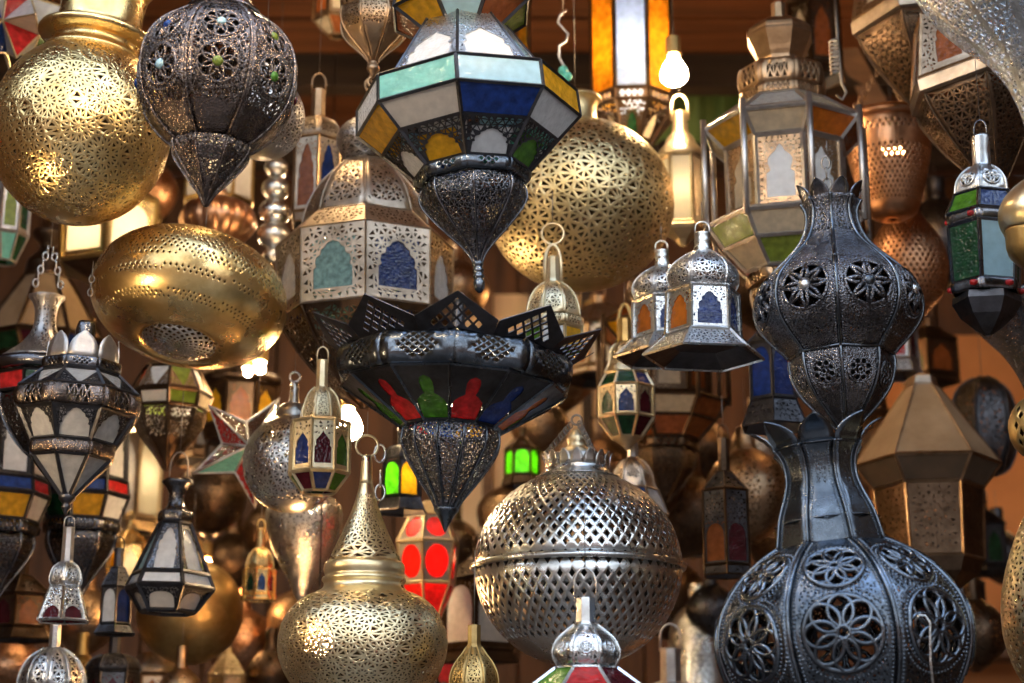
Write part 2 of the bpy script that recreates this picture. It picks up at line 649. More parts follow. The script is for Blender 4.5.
        V, F2 = inset(V, F2, lambda c, i: k if zs[1] < c.z < zs[0] else 0)
        V, F2, sm = thick(V, F2, t * .0012, True)
        mb = MB(); mb.add(V, F2, sm)
        return s.part(name, mb, mat, parent)

    def lattice(s, name, P, mat, N, rows, k=.5, band=None, parent=None, k_sm=5, n_flat=0, t=1.0, smooth=True, kf=None):
        """Shell of revolution pierced by staggered diamonds: N round, rows down its profile; band = list of (row0, row1) that carry holes."""
        pr = Prof(smooth_prof(s.prof(P), k_sm) if k_sm else s.prof(P))
        V, F = [], []
        for j in range(rows + 1):
            t_ = pr.S * j / rows
            r, z = max(pr.r(t_), 4e-4), pr.z(t_)
            for i in range(N):
                a = 2 * PI * (i + .5 * (j % 2)) / N
                V.append((r * math.sin(a), -r * math.cos(a), z))
        for j in range(1, rows):
            o = j % 2
            for i in range(N):
                l = j * N + i; rr_ = j * N + (i + 1) % N
                up = (j - 1) * N + (i + (1 if o else 1)) % N if o else (j - 1) * N + i
                dn = (j + 1) * N + ((i + 1) % N if o else i)
                F.append((rr_, up, l, dn))
        bands = [(s.Z(a), s.Z(b)) for a, b in (band or [(-1e4, 1e4)])] if band else [(1e9, -1e9)]
        def kk(c, i):
            return k if any(b < c.z < a for a, b in bands) and (kf is None or kf(c, i)) else 0
        V, F = inset(V, F, kk)
        V, F, sm = thick(V, F, t * .0012, smooth)
        mb = MB(); mb.add(V, F, sm)
        return s.part(name, mb, mat, parent)

    def gore(s, name, P, n, mat, g=6, k=.6, margin=4, flat=True, circles=(), solid=None, rib=0, ribmat=None, k_sm=4, bulge=.0,
             parent=None, holes=None, keep=None, rosette=None, bead=0, ring_bead=0, spin=0, t=1.0, boss=None, amin=.12):
        """n pierced gores between ribs. P top to bottom; circles = [(row, R px)] cut out and filled with wire rosettes."""
        pr = Prof(smooth_prof(s.prof(P), k_sm) if k_sm else s.prof(P))
        kk = s.k(P[len(P) // 2][0]); S = pr.S
        ca, sa = math.cos(PI / n), math.sin(PI / n)
        hw = (lambda y: pr.r(S - y) * sa) if flat else (lambda y: pr.r(S - y) * PI / n)
        ys = []
        m = max(6, int(S / (g * kk * 1.3)))
        ys = [S * i / m for i in range(m + 1)]
        out = [(hw(y), y) for y in ys] + [(-hw(y), y) for y in reversed(ys)]
        # a tip would give coincident points
        if hw(0) < 1e-3: out[0] = (1e-3, 0); out[-1] = (-1e-3, 0)
        if hw(S) < 1e-3: out[m] = (1e-3, S); out[m + 1] = (-1e-3, S)
        mg = margin * kk
        ys0, ys1 = mg, S - mg
        if solid:
            ys1 = min(ys1, S - pr.s_at_z(s.Z(solid[0]))); ys0 = max(ys0, S - pr.s_at_z(s.Z(solid[1])))
        C = []
        for row, R in circles:
            C.append((S - pr.s_at_z(s.Z(row)), R * kk))
        def ok(x, y):
            if not (0 < y < S) or abs(x) > hw(y) - mg * .9:
                return False
            return all((x * x + (y - cy) ** 2) > (R * 1.06) ** 2 for cy, R in C)
        W = max(hw(y) for y in ys)
        gg = g * kk
        pts = jitter_pts(-W, 0, W, S, gg, ok, s.rnd, .30)
        for y in ys[1:-1]:                      # a clean inner border
            x = hw(y) - mg
            if x > gg * .4 and ys0 < y < ys1:
                for sx in (x, -x):
                    if all((sx * sx + (y - cy) ** 2) > (R * 1.05) ** 2 for cy, R in C):
                        pts.append((sx, y))
        hs = [circle2(0, cy, R, 22) for cy, R in C]
        if holes:
            hs += holes(hw, S, kk)
        V2, T, border = cdt(out, hs, pts)
        nocut = lambda x, y: not (ys0 < y < ys1) or abs(x) > hw(y) - mg * .8 or (keep(x / kk, y / kk) if keep else False)
        V2, T = open_tris(V2, T, border, k, amin * gg * gg, nocut)
        def mp(w, y, a, off=0.0):
            r, z = pr.r(S - y), pr.z(S - y)
            d0, d1 = S - y - 1e-4, S - y + 1e-4
            dr, dz = pr.r(d1) - pr.r(d0), pr.z(d1) - pr.z(d0)
            L_ = math.hypot(dr, dz) or 1
            nr, nz = -dz / L_, dr / L_
            if flat:
                h = max(hw(y), 1e-5)
                rad = r * ca + bulge * h * (1 - min(1, (w / h) ** 2)) + off * nr
                x_, y_ = w, -rad
                return Vector((x_ * math.cos(a) - y_ * math.sin(a), x_ * math.sin(a) + y_ * math.cos(a), z + off * nz)), Vector((nr * math.sin(a), -nr * math.cos(a), nz))
            b = a + w / max(r, 1e-4)
            rr_ = r + off * nr
            return Vector((rr_ * math.sin(b), -rr_ * math.cos(b), z + off * nz)), Vector((nr * math.sin(b), -nr * math.cos(b), nz))
        AV, AF = [], []
        for i in range(n):
            a = 2 * PI * i / n + math.radians(spin)
            b = len(AV)
            AV += [mp(w, y, a)[0] for w, y in V2]
            AF += [tuple(q + b for q in f) for f in T]
        if not flat:
            AV, AF = weld(AV, AF)
        V, F, sm = thick(AV, AF, t * .0013, True)
        mb = MB(); mb.add(V, F, sm)
        if bead or ring_bead:
            BP, BN = [], []
            for i in range(n):
                a = 2 * PI * i / n + math.radians(spin)
                if bead:
                    step = bead * 2.3 * kk
                    for q in range(1, int(S / step)):
                        y = q * step
                        x = hw(y) - mg * .62
                        if x > mg * .5:
                            for sx in (x, -x):
                                p, nrm = mp(sx, y, a); BP.append(p); BN.append(nrm)
                if ring_bead:
                    for cy, R in C:
                        for RR in (R * 1.09, R * 1.24):
                            nn = int(2 * PI * RR / (ring_bead * 2.4 * kk))
                            for q in range(nn):
                                t_ = 2 * PI * q / nn
                                x, y = RR * math.cos(t_), cy + RR * math.sin(t_)
                                if 0 < y < S and abs(x) < hw(y) - mg * .5:
                                    p, nrm = mp(x, y, a); BP.append(p); BN.append(nrm)
            if BP:
                V, F = beads_vf(BP, BN, (bead or ring_bead) * kk)
                mb.add(V, F, True)
        body = s.part(name, mb, mat, parent)
        if rosette:
            wr = (rosette.get('rad', 1.3)) * kk
            for i in range(n):
                a = 2 * PI * i / n + math.radians(spin)
                for ci, (cy, R) in enumerate(C):
                    wb = MB()
                    for path, closed, rf in ROSE[rosette['kind']](R, rosette.get('n', 8)):
                        P3 = [mp(x, cy + y, a, wr * .2)[0] for x, y in path]
                        V, F = tube_vf(P3, wr * rf, 5, closed)
                        wb.add(V, F, True)
                    s.part('rosette', wb, mat, body)
        if boss:
            for ci, (cy, R) in enumerate(C):
                for i in range(n):
                    a = 2 * PI * i / n + math.radians(spin)
                    V, F = [], []
                    br = R * boss.get('r', .22)
                    for rr_, off in ((1, 0), (.92, .35), (.6, .6), (.2, .7)):
                        for q in range(10):
                            t_ = 2 * PI * q / 10
                            V.append(mp(br * rr_ * math.cos(t_), cy + br * rr_ * math.sin(t_), a, off * br)[0])
                    for u in range(3):
                        for q in range(10):
                            l = (q + 1) % 10
                            F.append((u * 10 + q, u * 10 + l, u * 10 + 10 + l, u * 10 + 10 + q))
                    F.append(tuple(30 + q for q in range(10)))
                    bb = MB(); bb.add(V, F, True)
                    mm = boss['mats'][(i + ci) % len(boss['mats'])]
                    s.part('glass_stone' if boss.get('glass') else 'rosette_boss', bb, mm, body)
        if rib:
            rb = MB()
            for i in range(n):
                a = 2 * PI * (i + .5) / n + math.radians(spin)
                path = [(r * math.sin(a), -r * math.cos(a), z) for r, z in pr.p]
                V, F = tube_vf(path, rib * kk, 6)
                rb.add(V, F, True)
            s.part('rib_frame', rb, ribmat or mat, parent)
        return body

    # ---- faceted tiers
    def tier(s, row0, r0, row1, r1, n, kind='pane', glass=('white',), sheet=None, bar=1.6, arch=('ogee', .66, .72, .1), g=6, k=.58, spin=0,
             margin=3.0, rings=(1, 1), mats=None, name='pierced_panel', parent=None):
        """A ring of n flat panels from (row0, r0) above to (row1, r1) below: glass panes, pierced sheets with an arched window, or solid plates."""
        kk = s.k((row0 + row1) / 2)
        R0, z0, R1, z1 = r0 * s.k(row0), s.Z(row0), r1 * s.k(row1), s.Z(row1)
        ca, sa = math.cos(PI / n), math.sin(PI / n)
        h = math.hypot((R0 - R1) * ca, z0 - z1)
        b, t = R1 * sa, R0 * sa
        hw = lambda y: b + (t - b) * y / h
        def frame3(i):
            a = 2 * PI * i / n + math.radians(spin)
            o = Vector((math.sin(a), -math.cos(a), 0)); tn = Vector((math.cos(a), math.sin(a), 0))
            bm_ = o * (R1 * ca) + Vector((0, 0, z1)); tm = o * (R0 * ca) + Vector((0, 0, z0))
            up = (tm - bm_).normalized()
            nr = tn.cross(up).normalized()
            return bm_, tn, up, nr
        if kind in ('arch', 'sheet', 'solid', 'cross'):
            mg = margin * kk
            out = [(-b, 0), (b, 0), (t, h), (-t, h)]
            if b < 1e-3: out[0] = (-1e-3, 0); out[1] = (1e-3, 0)
            if t < 1e-3: out[2] = (1e-3, h); out[3] = (-1e-3, h)
            ny = max(2, int(h / (g * kk)))
            O2 = []
            for (p, q) in zip(out, out[1:] + out[:1]):
                m = max(1, int(math.hypot(q[0] - p[0], q[1] - p[1]) / (g * kk)))
                O2 += [(p[0] + (q[0] - p[0]) * u / m, p[1] + (q[1] - p[1]) * u / m) for u in range(m)]
            hs = []; wpoly = None
            if kind == 'arch':
                st, fw, fh, y0 = arch
                aw = 2 * min(hw(h * y0), hw(h * (y0 + fh * .5))) * fw
                wpoly = arch2(0, h * y0, aw, h * fh, st)
                hs = [wpoly]
            if kind == 'cross':
                nx = max(1, int(2 * min(b, t) * .8 / (g * 1.6 * kk)))
                sx, cy, hh = min(b, t) * .72, h * .5, h * .33
                for q in range(nx):
                    c = -sx + sx * 2 * (q + .5) / nx; w_ = sx / nx * .8; e = w_ * .16
                    hs += [[(c - w_ + 2 * e, cy - hh), (c + w_ - 2 * e, cy - hh), (c, cy - hh * .18)],
                           [(c, cy + hh * .18), (c + w_ - 2 * e, cy + hh), (c - w_ + 2 * e, cy + hh)],
                           [(c - w_, cy - hh * .72), (c - w_ * .22, cy), (c - w_, cy + hh * .72)],
                           [(c + w_, cy + hh * .72), (c + w_ * .22, cy), (c + w_, cy - hh * .72)]]
            bw = (lambda x, y: wpoly and abs(x) < aw / 2 + .8 * mg and h * arch[3] - mg < y < h * (arch[3] + arch[2]) + mg and inpoly(x, y, wpoly, 1.10)) if kind == 'arch' else (lambda x, y: False)
            pts = []
            if kind in ('arch', 'sheet'):
                pts = jitter_pts(-max(b, t), 0, max(b, t), h, g * kk, lambda x, y: mg < y < h - mg and abs(x) < hw(y) - mg and not bw(x, y), s.rnd, .25)
            V2, T, border = cdt(O2, hs, pts)
            if kind in ('arch', 'sheet'):
                V2, T = open_tris(V2, T, border, k, .15 * (g * kk) ** 2, None)
            AV, AF = [], []
            for i in range(n):
                o3, tn, up, nr = frame3(i)
                base = len(AV)
                AV += [o3 + tn * x + up * y for x, y in V2]
                AF += [tuple(q + base for q in f) for f in T]
            V, F, sm = thick(AV, AF, .0012, False)
            mb = MB(); mb.add(V, F, sm)
            body = s.part(name, mb, sheet or s.frame_mat, parent)
            gp = body
        else:
            gp = parent
        if kind in ('arch', 'pane') and glass:
            for i in range(n):
                o3, tn, up, nr = frame3(i)
                col = glass[i % len(glass)]
                gm = G[col] if isinstance(col, str) else col
                off = nr * (-.0022 if kind == 'arch' else 0)
                if kind == 'arch':
                    m_ = 1.12
                    q = [(-aw / 2 * m_, h * (arch[3] - .03)), (aw / 2 * m_, h * (arch[3] - .03)), (aw / 2 * m_, h * (arch[3] + arch[2] + .03)), (-aw / 2 * m_, h * (arch[3] + arch[2] + .03))]
                    q = [(max(-hw(y) * .97, min(hw(y) * .97, x)), min(max(y, .01 * h), .99 * h)) for x, y in q]
                else:
                    q = [(-b * .98, h * .01), (b * .98, h * .01), (t * .98, h * .99), (-t * .98, h * .99)]
                A = [o3 + tn * x + up * y + off for x, y in q]
                B = [p - nr * .0025 for p in A]
                mb = MB()
                mb.add(A + B, [(0, 1, 2, 3), (7, 6, 5, 4), (0, 4, 5, 1), (1, 5, 6, 2), (2, 6, 7, 3), (3, 7, 4, 0)], False)
                s.part('glass_pane', mb, gm, gp)
        if bar:
            w = bar * kk
            for i in range(n):
                a = 2 * PI * (i + .5) / n + math.radians(spin); a2 = 2 * PI * (i + 1.5) / n + math.radians(spin)
                p0 = Vector((R0 * math.sin(a), -R0 * math.cos(a), z0)); p1 = Vector((R1 * math.sin(a), -R1 * math.cos(a), z1))
                q0 = Vector((R0 * math.sin(a2), -R0 * math.cos(a2), z0)); q1 = Vector((R1 * math.sin(a2), -R1 * math.cos(a2), z1))
                for A, B, on in ((p0, p1, True), (p0, q0, rings[0]), (p1, q1, rings[1])):
                    if on and (A - B).length > 1e-4:
                        V, F = bar_vf(A, B, w * 1.25)
                        s.fr.add(V, F, False)
        return gp

    def done(s, mat=None, name='frame'):
        if s.fr.v:
            s.part(name, s.fr, mat or s.frame_mat)
            s.fr = MB()
        return s

    def hoop(s, name, row, R, h, n, mat, depth=None, holes='diamond', spin=0, parent=None, nx=4, ny=3, fill=.62, span=.62):
        """A half-round flat-sided hoop, n panels, each pierced in its middle."""
        kk = s.k(row); dz = s.Z(row)
        d = (depth or h * .35) * kk; R_ = R * kk; H = h * kk
        pr = []
        for i in range(9):
            a = PI * i / 8
            pr.append((R_ - d + d * math.sin(a) ** .7, dz + H / 2 * math.cos(a)))
        P = Prof(pr); S = P.S
        ca, sa = math.cos(PI / n), math.sin(PI / n)
        hw = lambda y: P.r(S - y) * sa
        hs = []
        W = hw(S / 2) * span; Y0, Y1 = S * .22, S * .80
        if holes == 'diamond':
            cw, ch = 2 * W / nx, (Y1 - Y0) / ny
            for j in range(2 * ny - 1):
                m = nx - (abs(j - (ny - 1)) if nx >= ny else 0)
                m = max(1, m)
                for i in range(m):
                    cx = (i - (m - 1) / 2) * cw; cy = (Y0 + Y1) / 2 + (j - (ny - 1)) * ch / 2
                    if (j + 0) % 1 == 0:
                        f = fill * .5
                        hs.append([(cx + cw * f, cy), (cx, cy + ch * f), (cx - cw * f, cy), (cx, cy - ch * f)])
        elif holes == 'cross':
            cw = 2 * W / nx; cy = S / 2; hh = (Y1 - Y0) / 2
            for i in range(nx):
                c = -W + cw * (i + .5); w_ = cw * .44
                hs += [[(c - w_ * .7, cy - hh), (c + w_ * .7, cy - hh), (c, cy - hh * .2)], [(c, cy + hh * .2), (c + w_ * .7, cy + hh), (c - w_ * .7, cy + hh)],
                       [(c - w_, cy - hh * .7), (c - w_ * .25, cy), (c - w_, cy + hh * .7)], [(c + w_, cy + hh * .7), (c + w_ * .25, cy), (c + w_, cy - hh * .7)]]
        ys = [S - q for q in reversed(P.s)]
        out = [(hw(y), y) for y in ys] + [(-hw(y), y) for y in reversed(ys)]
        pts = [(x * hw(S / 2) * .24, y) for x in range(-3, 4) for y in ys[1:-1]]
        pts = [p for p in pts if not any(inpoly(p[0], p[1], h_, 1.15) for h_ in hs)]
        V2, T, border = cdt(out, hs, pts)
        AV, AF = [], []
        for i in range(n):
            a = 2 * PI * i / n + math.radians(spin); base = len(AV)
            for w, y in V2:
                r, z = P.r(S - y) * ca, P.z(S - y)
                AV.append(Vector((w * math.cos(a) + r * math.sin(a), w * math.sin(a) - r * math.cos(a), z)))
            AF += [tuple(q + base for q in f) for f in T]
        V, F, sm = thick(AV, AF, .0013, True)
        mb = MB(); mb.add(V, F, sm)
        return s.part(name, mb, mat, parent)

    def petals(s, name, row0, r0, row1, r1, n, mat, tip=.0, curl=6, spin=0, wf=.96, notch=0.0, hole=None, parent=None):
        """A crown of n pointed leaves rising from (row0, r0) to tips at (row1, r1), each leaf with thickness."""
        kk = s.k(row0)
        z0, z1 = s.Z(row0), s.Z(row1)
        R0, R1 = r0 * s.k(row0), r1 * s.k(row1)
        sa, ca = math.sin(PI / n), math.cos(PI / n)
        AV, AF = [], []
        prof = [(0, 1), (.25, .98), (.45, .90), (.62, .74), (.76, .54), (.88, .30), (.96, .12), (1, tip)]
        for i in range(n):
            a = 2 * PI * i / n + math.radians(spin)
            o = Vector((math.sin(a), -math.cos(a), 0)); tn = Vector((math.cos(a), math.sin(a), 0))
            base = len(AV)
            for f, w in prof:
                r = R0 + (R1 - R0) * f ** 1.8; z = z0 + (z1 - z0) * (f - .08 * f ** 4)
                W = R0 * sa * w * wf * (1 + .15 * f)
                for x in (-1, -.5, 0, .5, 1):
                    AV.append(o * (r * ca + (1 - x * x) * .0) + tn * (W * x) + Vector((0, 0, z)))
            for j in range(len(prof) - 1):
                for x in range(4):
                    q = base + j * 5 + x
                    AF.append((q, q + 1, q + 6, q + 5))
        V, F, sm = thick(AV, AF, .0016, True)
        mb = MB(); mb.add(V, F, sm)
        return s.part(name, mb, mat, parent)


def inpoly(x, y, poly, grow=1.0):
    cx = sum(p[0] for p in poly) / len(poly); cy = sum(p[1] for p in poly) / len(poly)
    x = cx + (x - cx) / grow; y = cy + (y - cy) / grow
    c = False
    j = len(poly) - 1
    for i in range(len(poly)):
        xi, yi = poly[i]; xj, yj = poly[j]
        if (yi > y) != (yj > y) and x < (xj - xi) * (y - yi) / (yj - yi) + xi:
            c = not c
        j = i
    return c

def rose_loops(R, n):
    """Overlapping petal loops round a small ring."""
    out = [(circle2(0, 0, R * .17, 14), True, 1.3), (circle2(0, 0, R * 1.0, 28), True, 1.5)]
    for k in range(n):
        a = 2 * PI * k / n
        out.append((circle2(R * .57 * math.cos(a), R * .57 * math.sin(a), R * .42, 16, R * .33, a), True, 1.25))
    return out

def rose_star(R, n):
    """A star of straight-sided points with a disc in the middle."""
    out = [(circle2(0, 0, R * .26, 14), True, 1.2), (circle2(0, 0, R * 1.0, 28), True, 1.3)]
    for k in range(n):
        a = 2 * PI * k / n; b = a + PI / n; c = a - PI / n
        tip = (R * math.cos(a), R * math.sin(a))
        for e in (b, c):
            out.append(([(R * .27 * math.cos(e), R * .27 * math.sin(e)), (R * .62 * math.cos((e + a) / 2), R * .62 * math.sin((e + a) / 2)), tip], False, 1.7))
    return out

def rose_wheel(R, n):
    """A wheel of spokes and small arcs."""
    out = [(circle2(0, 0, R * .2, 12), True, 1.2), (circle2(0, 0, R, 24), True, 1.2)]
    for k in range(n):
        a = 2 * PI * k / n
        out.append(([(R * .2 * math.cos(a), R * .2 * math.sin(a)), (R * math.cos(a), R * math.sin(a))], False, 1.0))
        b = a + PI / n
        out.append((circle2(R * .66 * math.cos(b), R * .66 * math.sin(b), R * .25, 10), True, 1.0))
    return out

ROSE = dict(loops=rose_loops, star=rose_star, wheel=rose_wheel)
# ------------------------------------------------------------------ the room: a deep lamp stall open to the street
CEIL, BACK = 3.75, 5.75
WOOD = plain('ceiling_planks', (.07, .022, .008), (.17, .06, .02), .6, 3, .3, (.6, 9, 9))
BEAM = plain('dark_beam', (.015, .010, .008), (.05, .03, .02), .7, 4, .3, (.5, 6, 6))
WALL = plain('wall_boards', (.045, .018, .006), (.14, .058, .02), .65, 2.5, .3, (7, 7, .7))
SIDE = plain('side_plaster', (.07, .035, .016), (.15, .075, .035), .8, 3, .2)
ORANGE = plain('orange_plaster', (.52, .20, .06), (.70, .30, .10), .8, 3, .2)
SHELF = plain('shelf_wood', (.09, .045, .02), (.20, .10, .045), .6, 4, .3, (.6, 8, 8))
FLOOR = plain('stone_floor', (.10, .08, .065), (.20, .165, .13), .7, 3, .2)
STREET = plain('street_paving', (.16, .13, .11), (.30, .25, .21), .8, 2, .2)
FACADE = plain('street_facade', (.20, .11, .08), (.32, .19, .13), .85, 1.2, .2)
PALE = plain('pale_boards', (.62, .44, .26), (.80, .62, .40), .6, 3, .2, (6, 6, .6))

def struct(name, boxes, mat):
    mb = MB()
    for b in boxes:
        V, F = box_vf(*b)
        mb.add(V, F, False)
    o = mb.build(name, mat)
    o['kind'] = 'structure'
    return o

X0, X1 = -2.5, 2.5
struct('floor', [(X0, .2, -.1, X1, BACK, 0)], FLOOR)
struct('ground_street', [(-14, -12, -.12, 14, .2, -.02)], STREET)
struct('wall_street', [(-14, -5.2, -.02, 14, -5.0, 3.4)], FACADE)
# board-and-groove back wall
bx = []
w = .21
x = X0
i = 0
while x < X1 - 1e-6:
    bx.append((x + .006, BACK - .012 * (i % 2), 0, x + w - .006, BACK + .04, CEIL))
    x += w; i += 1
bx.append((X0, BACK + .035, 0, X1 + .05, BACK + .1, CEIL))
struct('wall_back', bx, WALL)
struct('wall_left', [(X0 - .1, .2, 0, X0, BACK, CEIL)], SIDE)
struct('wall_right', [(X1, .2, 0, X1 + .1, BACK, CEIL)], SIDE)
bx = []
y = 2.3
i = 0
while y < BACK:
    bx.append((X0, y + .004, CEIL + .006 * (i % 2), X1, y + .176, CEIL + .05))
    y += .18; i += 1
bx.append((X0, 2.3, CEIL + .045, X1, BACK, CEIL + .1))
struct('ceiling', bx, WOOD)
for i, y in enumerate((2.3, 3.4, 4.05, 4.7, 5.35)):
    struct('trim_%d' % (i + 1), [(X0, y, CEIL - .10, X1, y + .075, CEIL + .003)], BEAM)
# a rendered pier on the right, and pale boarding behind the middle
struct('wall_right_pier', [(1.22, BACK - .16, 0, 2.4, BACK - .03, 3.12)], ORANGE)
struct('trim_6', [(-.17, BACK - .045, 2.1, .30, BACK - .014, 3.3)] , PALE)
for i, xx in enumerate((-.10, .06, .13, .24)):
    struct('trim_%d' % (7 + i), [(xx, BACK - .09, 2.1, xx + .035, BACK - .046, 3.3)], BEAM if i % 2 else SHELF)
struct('trim_11', [(1.2, BACK - .40, 1.76, 2.35, BACK - .165, 1.80), (1.2, BACK - .40, 2.02, 2.35, BACK - .165, 2.05)], SHELF)
# a slanting brown brace under the ceiling on the right
mb = MB(); V, F = tube_vf([pt(806, -26, 5.1), pt(936, 214, 5.1)], .045, 4); mb.add(V, F, False)
o = mb.build('trim_15', SHELF); o['kind'] = 'structure'
# added unseen slats over the street, cutting the skylight into strips for contrast
SKY_BLOCKER = plain('sky_blocker_cloth', (.10, .075, .06), (.17, .13, .10), .9, 2, .1)
for i, (y0, y1) in enumerate(((-4.6, -3.1), (-2.3, -.9), (.1, 1.0))):
    struct('trim_%d' % (12 + i), [(-9, y0, 4.3 + .1 * i, 9, y1, 4.33 + .1 * i)], SKY_BLOCKER)
# sky over the street
W = bpy.data.worlds.new('sky')
scene.world = W
W.use_nodes = True
nt = W.node_tree; nt.nodes.clear()
out = nt.nodes.new('ShaderNodeOutputWorld'); bg = nt.nodes.new('ShaderNodeBackground')
tc = nt.nodes.new('ShaderNodeTexCoord'); sp = nt.nodes.new('ShaderNodeSeparateXYZ')
cr = ramp(nt.nodes, [(.0, (.75, .80, .86)), (.5, (.74, .86, 1.0)), (1.0, (.42, .62, .98))])
nt.links.new(tc.outputs['Generated'], sp.inputs[0]); nt.links.new(sp.outputs['Z'], cr.inputs['Fac'])
nt.links.new(cr.outputs['Color'], bg.inputs['Color']); nt.links.new(bg.outputs[0], out.inputs['Surface'])
bg.inputs['Strength'].default_value = 4.6

def bulb(px, py, d, label, up=.3, mat=None, r=.03):
    o = bpy.data.objects.new('hanging_bulb', None)
    COL.objects.link(o)
    o.location = pt(px, py, d)
    o['label'] = label; o['category'] = 'light bulb'
    mb = MB()
    V, F = lathe_vf(smooth_prof([(.011, r * 1.5), (.013, r * 1.2), (r * .8, r * .6), (r, 0), (r * .8, -r * .6), (.0006, -r)], 4), 16)
    mb.add(V, F, True); mb.build('bulb_glass', mat or BULB, o)
    mb = MB()
    V, F = lathe_vf([(.004, r * 1.5 + .045), (.016, r * 1.5 + .04), (.017, r * 1.5), (.012, r * 1.5 - .003)], 14)
    mb.add(V, F, False); mb.build('bulb_socket', BRASS_OLD, o)
    mb = MB()
    V, F = tube_vf([(0, 0, r * 1.5 + .04), (0, 0, r * 1.5 + .04 + up)], .0016, 5)
    mb.add(V, F, True); mb.build('hanging_cord', IRON, o)
    return o
# ------------------------------------------------------------------ lamps at the front of the stall
def ballprof(row, R, sq=1.0, top=1.0, bot=1.0, n=14):
    """Rows and radii of a ball R px round about a row; sq flattens it; top/bot cut it short (fractions of the half turn)."""
    out = []
    for i in range(n + 1):
        a = PI * (1 - top) / 1.0 + (PI * bot - PI * (1 - top)) * i / n
        out.append((row - R * sq * math.cos(a), max(.4, R * math.sin(a))))
    return out

def front():
    # F1: brass globe, top left
    L = Lamp('hanging_globe_lamp', 'large round golden brass globe with rosette piercings and flared collar, top left corner', 'lamp', 80, 133, 2.95, tilt=6, lean=0)
    L.ball('globe_shell', ballprof(133, 89), BRASS, 7.4, k=.42, per=10, rings=2, solid=(60, 219))
    L.lathe('collar', [(62, 46), (58, 50), (55, 47), (53, 43), (46, 42), (45, 45), (43, 54), (40, 58), (36, 57), (35, 51), (33, 43), (20, 41), (6, 41), (-8, 43), (-16, 48), (-18, 47)], BRASS, 56, 2)
    L.wire(-18, 0)
    # F2: dark melon lamp with pointed cup below
    L = Lamp('hanging_lamp', 'dark pierced melon-shaped silver lamp with small jewelled rosettes and a pointed cup below', 'lamp', 217, 85, 2.6, tilt=2.5)
    st = [G['sky'], G['lime'], G['green'], G['wine'], G['navy'], G['blue'], G['green'], G['blue']]
    P = [(14, 34), (22, 46), (32, 60), (46, 72), (62, 79), (80, 81), (98, 79), (114, 73), (130, 60), (142, 46), (146, 38)]
    L.gore('body', P, 8, DARK_WARM, g=7.0, k=.74, margin=5, amin=.3, circles=[(52, 18), (92, 20)], rosette=dict(kind='loops', n=8, rad=.95), ring_bead=1.2, bulge=.10,
           rib=1.6, ribmat=DARK_WARM, solid=(20, 124), boss=dict(r=.27, mats=st, glass=True))
    L.gore('cup', [(143, 36), (147, 40), (153, 40.5), (162, 35), (172, 27), (183, 18), (193, 9), (206, 1.5)], 8, DARK_WARM, g=5.0, k=.66, margin=3.0, circles=[(149, 10)], rosette=dict(kind='wheel', n=6, rad=.7), solid=(137, 182), rib=1.4)
    L.lathe('neck', [(16, 36), (12, 33), (8, 31), (2, 27), (-8, 23), (-22, 22), (-30, 28), (-34, 27)], DARK_WARM, 8 * 4, 3, sharp=True)
    L.torus('neck_ring', 14, 35, 3, DARK)
    L.wire(-34, 0)
    # F4: flat brass disc
    L = Lamp('hanging_disc_lamp', 'flat oval golden brass disc lamp with fine dotted piercing and a small pierced plate underneath', 'lamp', 189, 300, 3.1, tilt=7, lean=-13)
    P = []
    for i in range(19):
        a = PI * i / 18
        P.append((300 - 52 * math.cos(a) * (1 if i > 9 else 1.08), max(3, 98 * math.sin(a) ** .72)))
    P = [(246, 12)] + P[2:-2] + [(345, 38), (346, 37)]
    sc = lambda c, i: (math.sin(math.atan2(c.x, -c.y) * 9 + (c.z * 60 % 2) * 3) > -.8)
    L.lattice('disc_shell', P, BRASS, 104, 52, k=.42, band=[(251, 303), (310, 319), (330, 338)], kf=sc)
    L.lattice('bottom_plate', [(345, 38), (350, 33), (354, 22), (355, 8), (355, .5)], SILVER, 22, 12, k=.6, band=[(340, 360)], k_sm=3)
    L.torus('bottom_rim', 345, 38, 1.6, BRASS)
    L.vring('hanging_hook', 236, 9, 1.4, SILVER)
    L.wire(227, .05, dx=.002)
    # F5: stained-glass turret lantern
    L = Lamp('hanging_lantern', 'many-coloured eight-sided glass lantern with teal, white and blue panes and dark pierced drop', 'lantern', 468, 120, 2.75, tilt=-4, lean=-1)
    L.frame_mat = IRON
    L.tier(-30, 58, 14, 71, 8, 'pane', ['blue', 'white', 'milk', 'sky', 'milk', 'amber', 'white', 'amber'], bar=1.8)
    L.tier(14, 71, 34, 40, 8, 'pane', ['sky', 'rust', 'lime', 'rust', 'sky', 'lime', 'rust', 'amber'], bar=1.8)
    L.tier(24, 41, 99, 95, 8, 'arch', ['white', 'sky', 'white', 'sky', 'white', 'sky', 'white', 'white'], sheet=SILVER_ENG, arch=('ogee', .80, .60, .04), g=5.4, k=.50, bar=1.2, spin=17, margin=2.6)
    L.tier(100, 110, 126, 112, 8, 'pane', ['sky', 'amber', 'sky', 'teal', 'sky', 'amber', 'white', 'teal'], bar=1.6, spin=17)
    L.tier(99, 96, 100, 110, 8, 'pane', ['sky', 'white'], bar=0, spin=17)
    L.tier(126, 112, 148, 88, 8, 'pane', ['blue', 'white', 'amber', 'white', 'blue', 'white', 'amber', 'milk'], bar=1.7, spin=17)
    L.tier(148, 88, 176, 58, 8, 'arch', ['white', 'green', 'white', 'rust', 'white', 'green', 'white', 'amber'], sheet=IRON, arch=('lobed', .80, .62, .05), g=7.0, k=.74, bar=1.8, spin=17, margin=2.0)
    L.hoop('collar_hoop', 180, 60, 17, 8, DARK_BLUE, depth=8, nx=3, ny=2, span=.5, spin=17)
